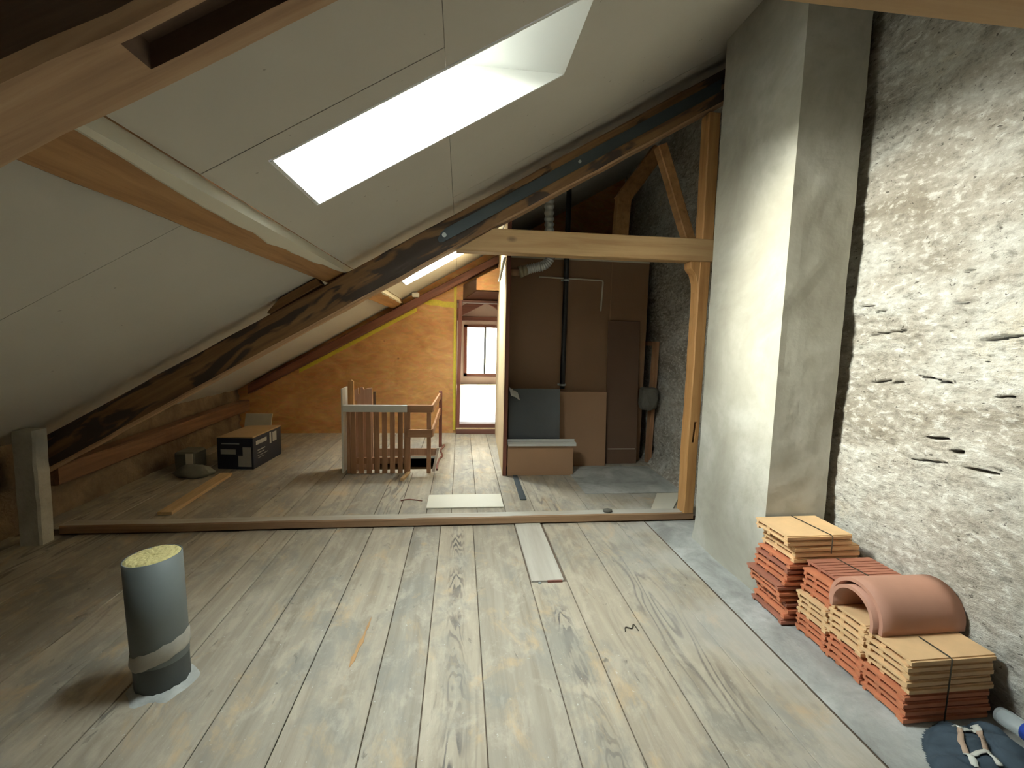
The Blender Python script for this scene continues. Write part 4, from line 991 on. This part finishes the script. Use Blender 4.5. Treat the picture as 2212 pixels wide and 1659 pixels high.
ridge('ridge_tile', 1.752, 0.40, 1.722, zt, 0.112, 0.015, 'smaller half-round clay ridge tile nested inside the other')
ridge('ridge_tile', 1.775, 0.405, 1.727, zt + 0.002, 0.138, 0.016, 'larger half-round clay ridge tile lying on the tile stacks')
# straps
def strap(path, label, r=0.0028):
    o = tube('strap', path, r, 'twine', None, 6); tag(o, label, 'strap')
xs = 1.935
strap([(xs, 1.443, 0.003), (xs, 1.443, zA), (xs, 1.455, zA + 0.004), (xs, 1.575, zA + 0.004)], 'dark strap around the tile stack beside the bag')
xs = 2.0
strap([(xs, 1.856, zC + 0.15), (xs, 1.856, zC2 - 0.002), (xs, 1.866, zC2 + 0.006), (1.985, 2.068, zC2 + 0.006)], 'dark strap around the grooved tile bundle')
strap([(1.955, 2.068, zD - 3 * P_), (1.955, 2.068, zD), (1.955, 2.080, zD + 0.004), (1.93, 2.338, zD + 0.004)], 'dark strap around the top of the tall tile stack')

# ================================================================== BAG AND BOTTLE
def bag():
    V, Fc = [], []; nx, ny = 64, 60
    cx, cy = 1.945, 1.24
    def hgt(x, y):
        u = (x - 1.865 - 0.35 * (y - 1.3)) / 0.165; v = (y - 1.245) / 0.195
        a = max(0, 1 - (u * u + v * v)) ** 0.5 * 0.085
        u2 = (x - 1.95 - 0.3 * (y - 1.25)) / 0.09; v2 = (y - 1.24) / 0.17
        b_ = max(0, 1 - (u2 * u2 + v2 * v2)) ** 0.5 * 0.105
        h = max(a, b_)
        w_ = noise.noise(Vector((x * 18 + y * 9, y * 8, 0))) * 0.026 + (0.5 - abs(noise.noise(Vector((x * 30 + y * 16, y * 14, 4))))) * 0.022 - 0.008
        return h + (w_ if h > 0.015 else w_ * h / 0.015)
    for j in range(ny + 1):
        for i in range(nx + 1):
            x = 1.60 + 0.53 * i / nx; y = 1.02 + 0.51 * j / ny
            V.append((x, y, max(0.002, hgt(x, y))))
    for j in range(ny):
        for i in range(nx):
            q = (j * (nx + 1) + i, j * (nx + 1) + i + 1, (j + 1) * (nx + 1) + i + 1, (j + 1) * (nx + 1) + i)
            if max(V[k][2] for k in q) > 0.004: Fc.append(q)
    me = bpy.data.meshes.new('cloth_bag'); me.from_pydata(V, [], Fc); me.update()
    for p in me.polygons: p.use_smooth = True
    me.materials.append(MT['denim']); o = bpy.data.objects.new('cloth_bag', me); C.objects.link(o)
    bm = bmesh.new(); bm.from_mesh(me); bmesh.ops.delete(bm, geom=[v for v in bm.verts if not v.link_faces], context='VERTS'); bm.to_mesh(me); bm.free()
    tag(o, 'crumpled dark blue cloth bag with pale webbing straps lying by the tile stack', 'bag')
    def ribbon(nm, pts, wd, mat):
        P = [Vector((p[0], p[1], 0)) for p in pts]; path = []
        for a, b1 in zip(P[:-1], P[1:]):
            for k in range(10): path.append(a.lerp(b1, k / 10))
        path.append(P[-1]); V, Fc = [], []
        for i, p in enumerate(path):
            t = (path[min(i + 1, len(path) - 1)] - path[max(i - 1, 0)]).normalized(); s = Vector((-t.y, t.x, 0)) * wd / 2
            for q in (p - s, p, p + s): V.append((q.x, q.y, max(0.002, hgt(q.x, q.y)) + 0.006))
        for i in range(len(path) - 1):
            for k in (0, 1): Fc.append((i * 3 + k, i * 3 + k + 1, (i + 1) * 3 + k + 1, (i + 1) * 3 + k))
        r = pyd(nm, V, Fc, mat, o, True, recalc=False); md = r.modifiers.new('s', 'SOLIDIFY'); md.thickness = 0.003
    ribbon('strap', [(1.895, 1.375), (1.862, 1.335)], 0.020, 'web'); ribbon('strap', [(1.862, 1.335), (1.822, 1.30), (1.790, 1.255)], 0.016, 'webtan'); ribbon('strap', [(1.790, 1.255), (1.765, 1.20)], 0.018, 'web')
    ribbon('strap', [(1.965, 1.365), (1.930, 1.325)], 0.020, 'web'); ribbon('strap', [(1.930, 1.325), (1.89, 1.285), (1.860, 1.25)], 0.016, 'webtan'); ribbon('strap', [(1.860, 1.25), (1.835, 1.19)], 0.018, 'web')
    ribbon('cross_strap', [(1.862, 1.328), (1.925, 1.330)], 0.016, 'web'); ribbon('cross_strap', [(1.790, 1.240), (1.852, 1.242)], 0.016, 'web')
bag()
bo = empty('plastic_bottle', (2.04, 1.25, 0.08)); tag(bo, 'clear plastic bottle with a blue label lying against the wall by the bag', 'bottle')
ax0, ax1 = Vector((2.10, 1.385, 0.085)), Vector((2.065, 1.10, 0.13))
prof = [(0.0, 0.012), (0.01, 0.030), (0.10, 0.033), (0.28, 0.033), (0.36, 0.031), (0.62, 0.033), (0.78, 0.031), (0.90, 0.014), (0.96, 0.013)]
child(tube('bottle_body', [ax0.lerp(ax1, t) for t, r in prof], 0.03, 'plastic', None, 18, True, True, lambda i: prof[i][1]), bo)
child(tube('label_band', [ax0.lerp(ax1, 0.33), ax0.lerp(ax1, 0.64)], 0.0345, 'bluelab', None, 18), bo)
child(tube('cap', [ax0.lerp(ax1, 0.95), ax0.lerp(ax1, 1.0)], 0.016, 'bluelab', None, 14), bo)
bpy.context.view_layer.update()
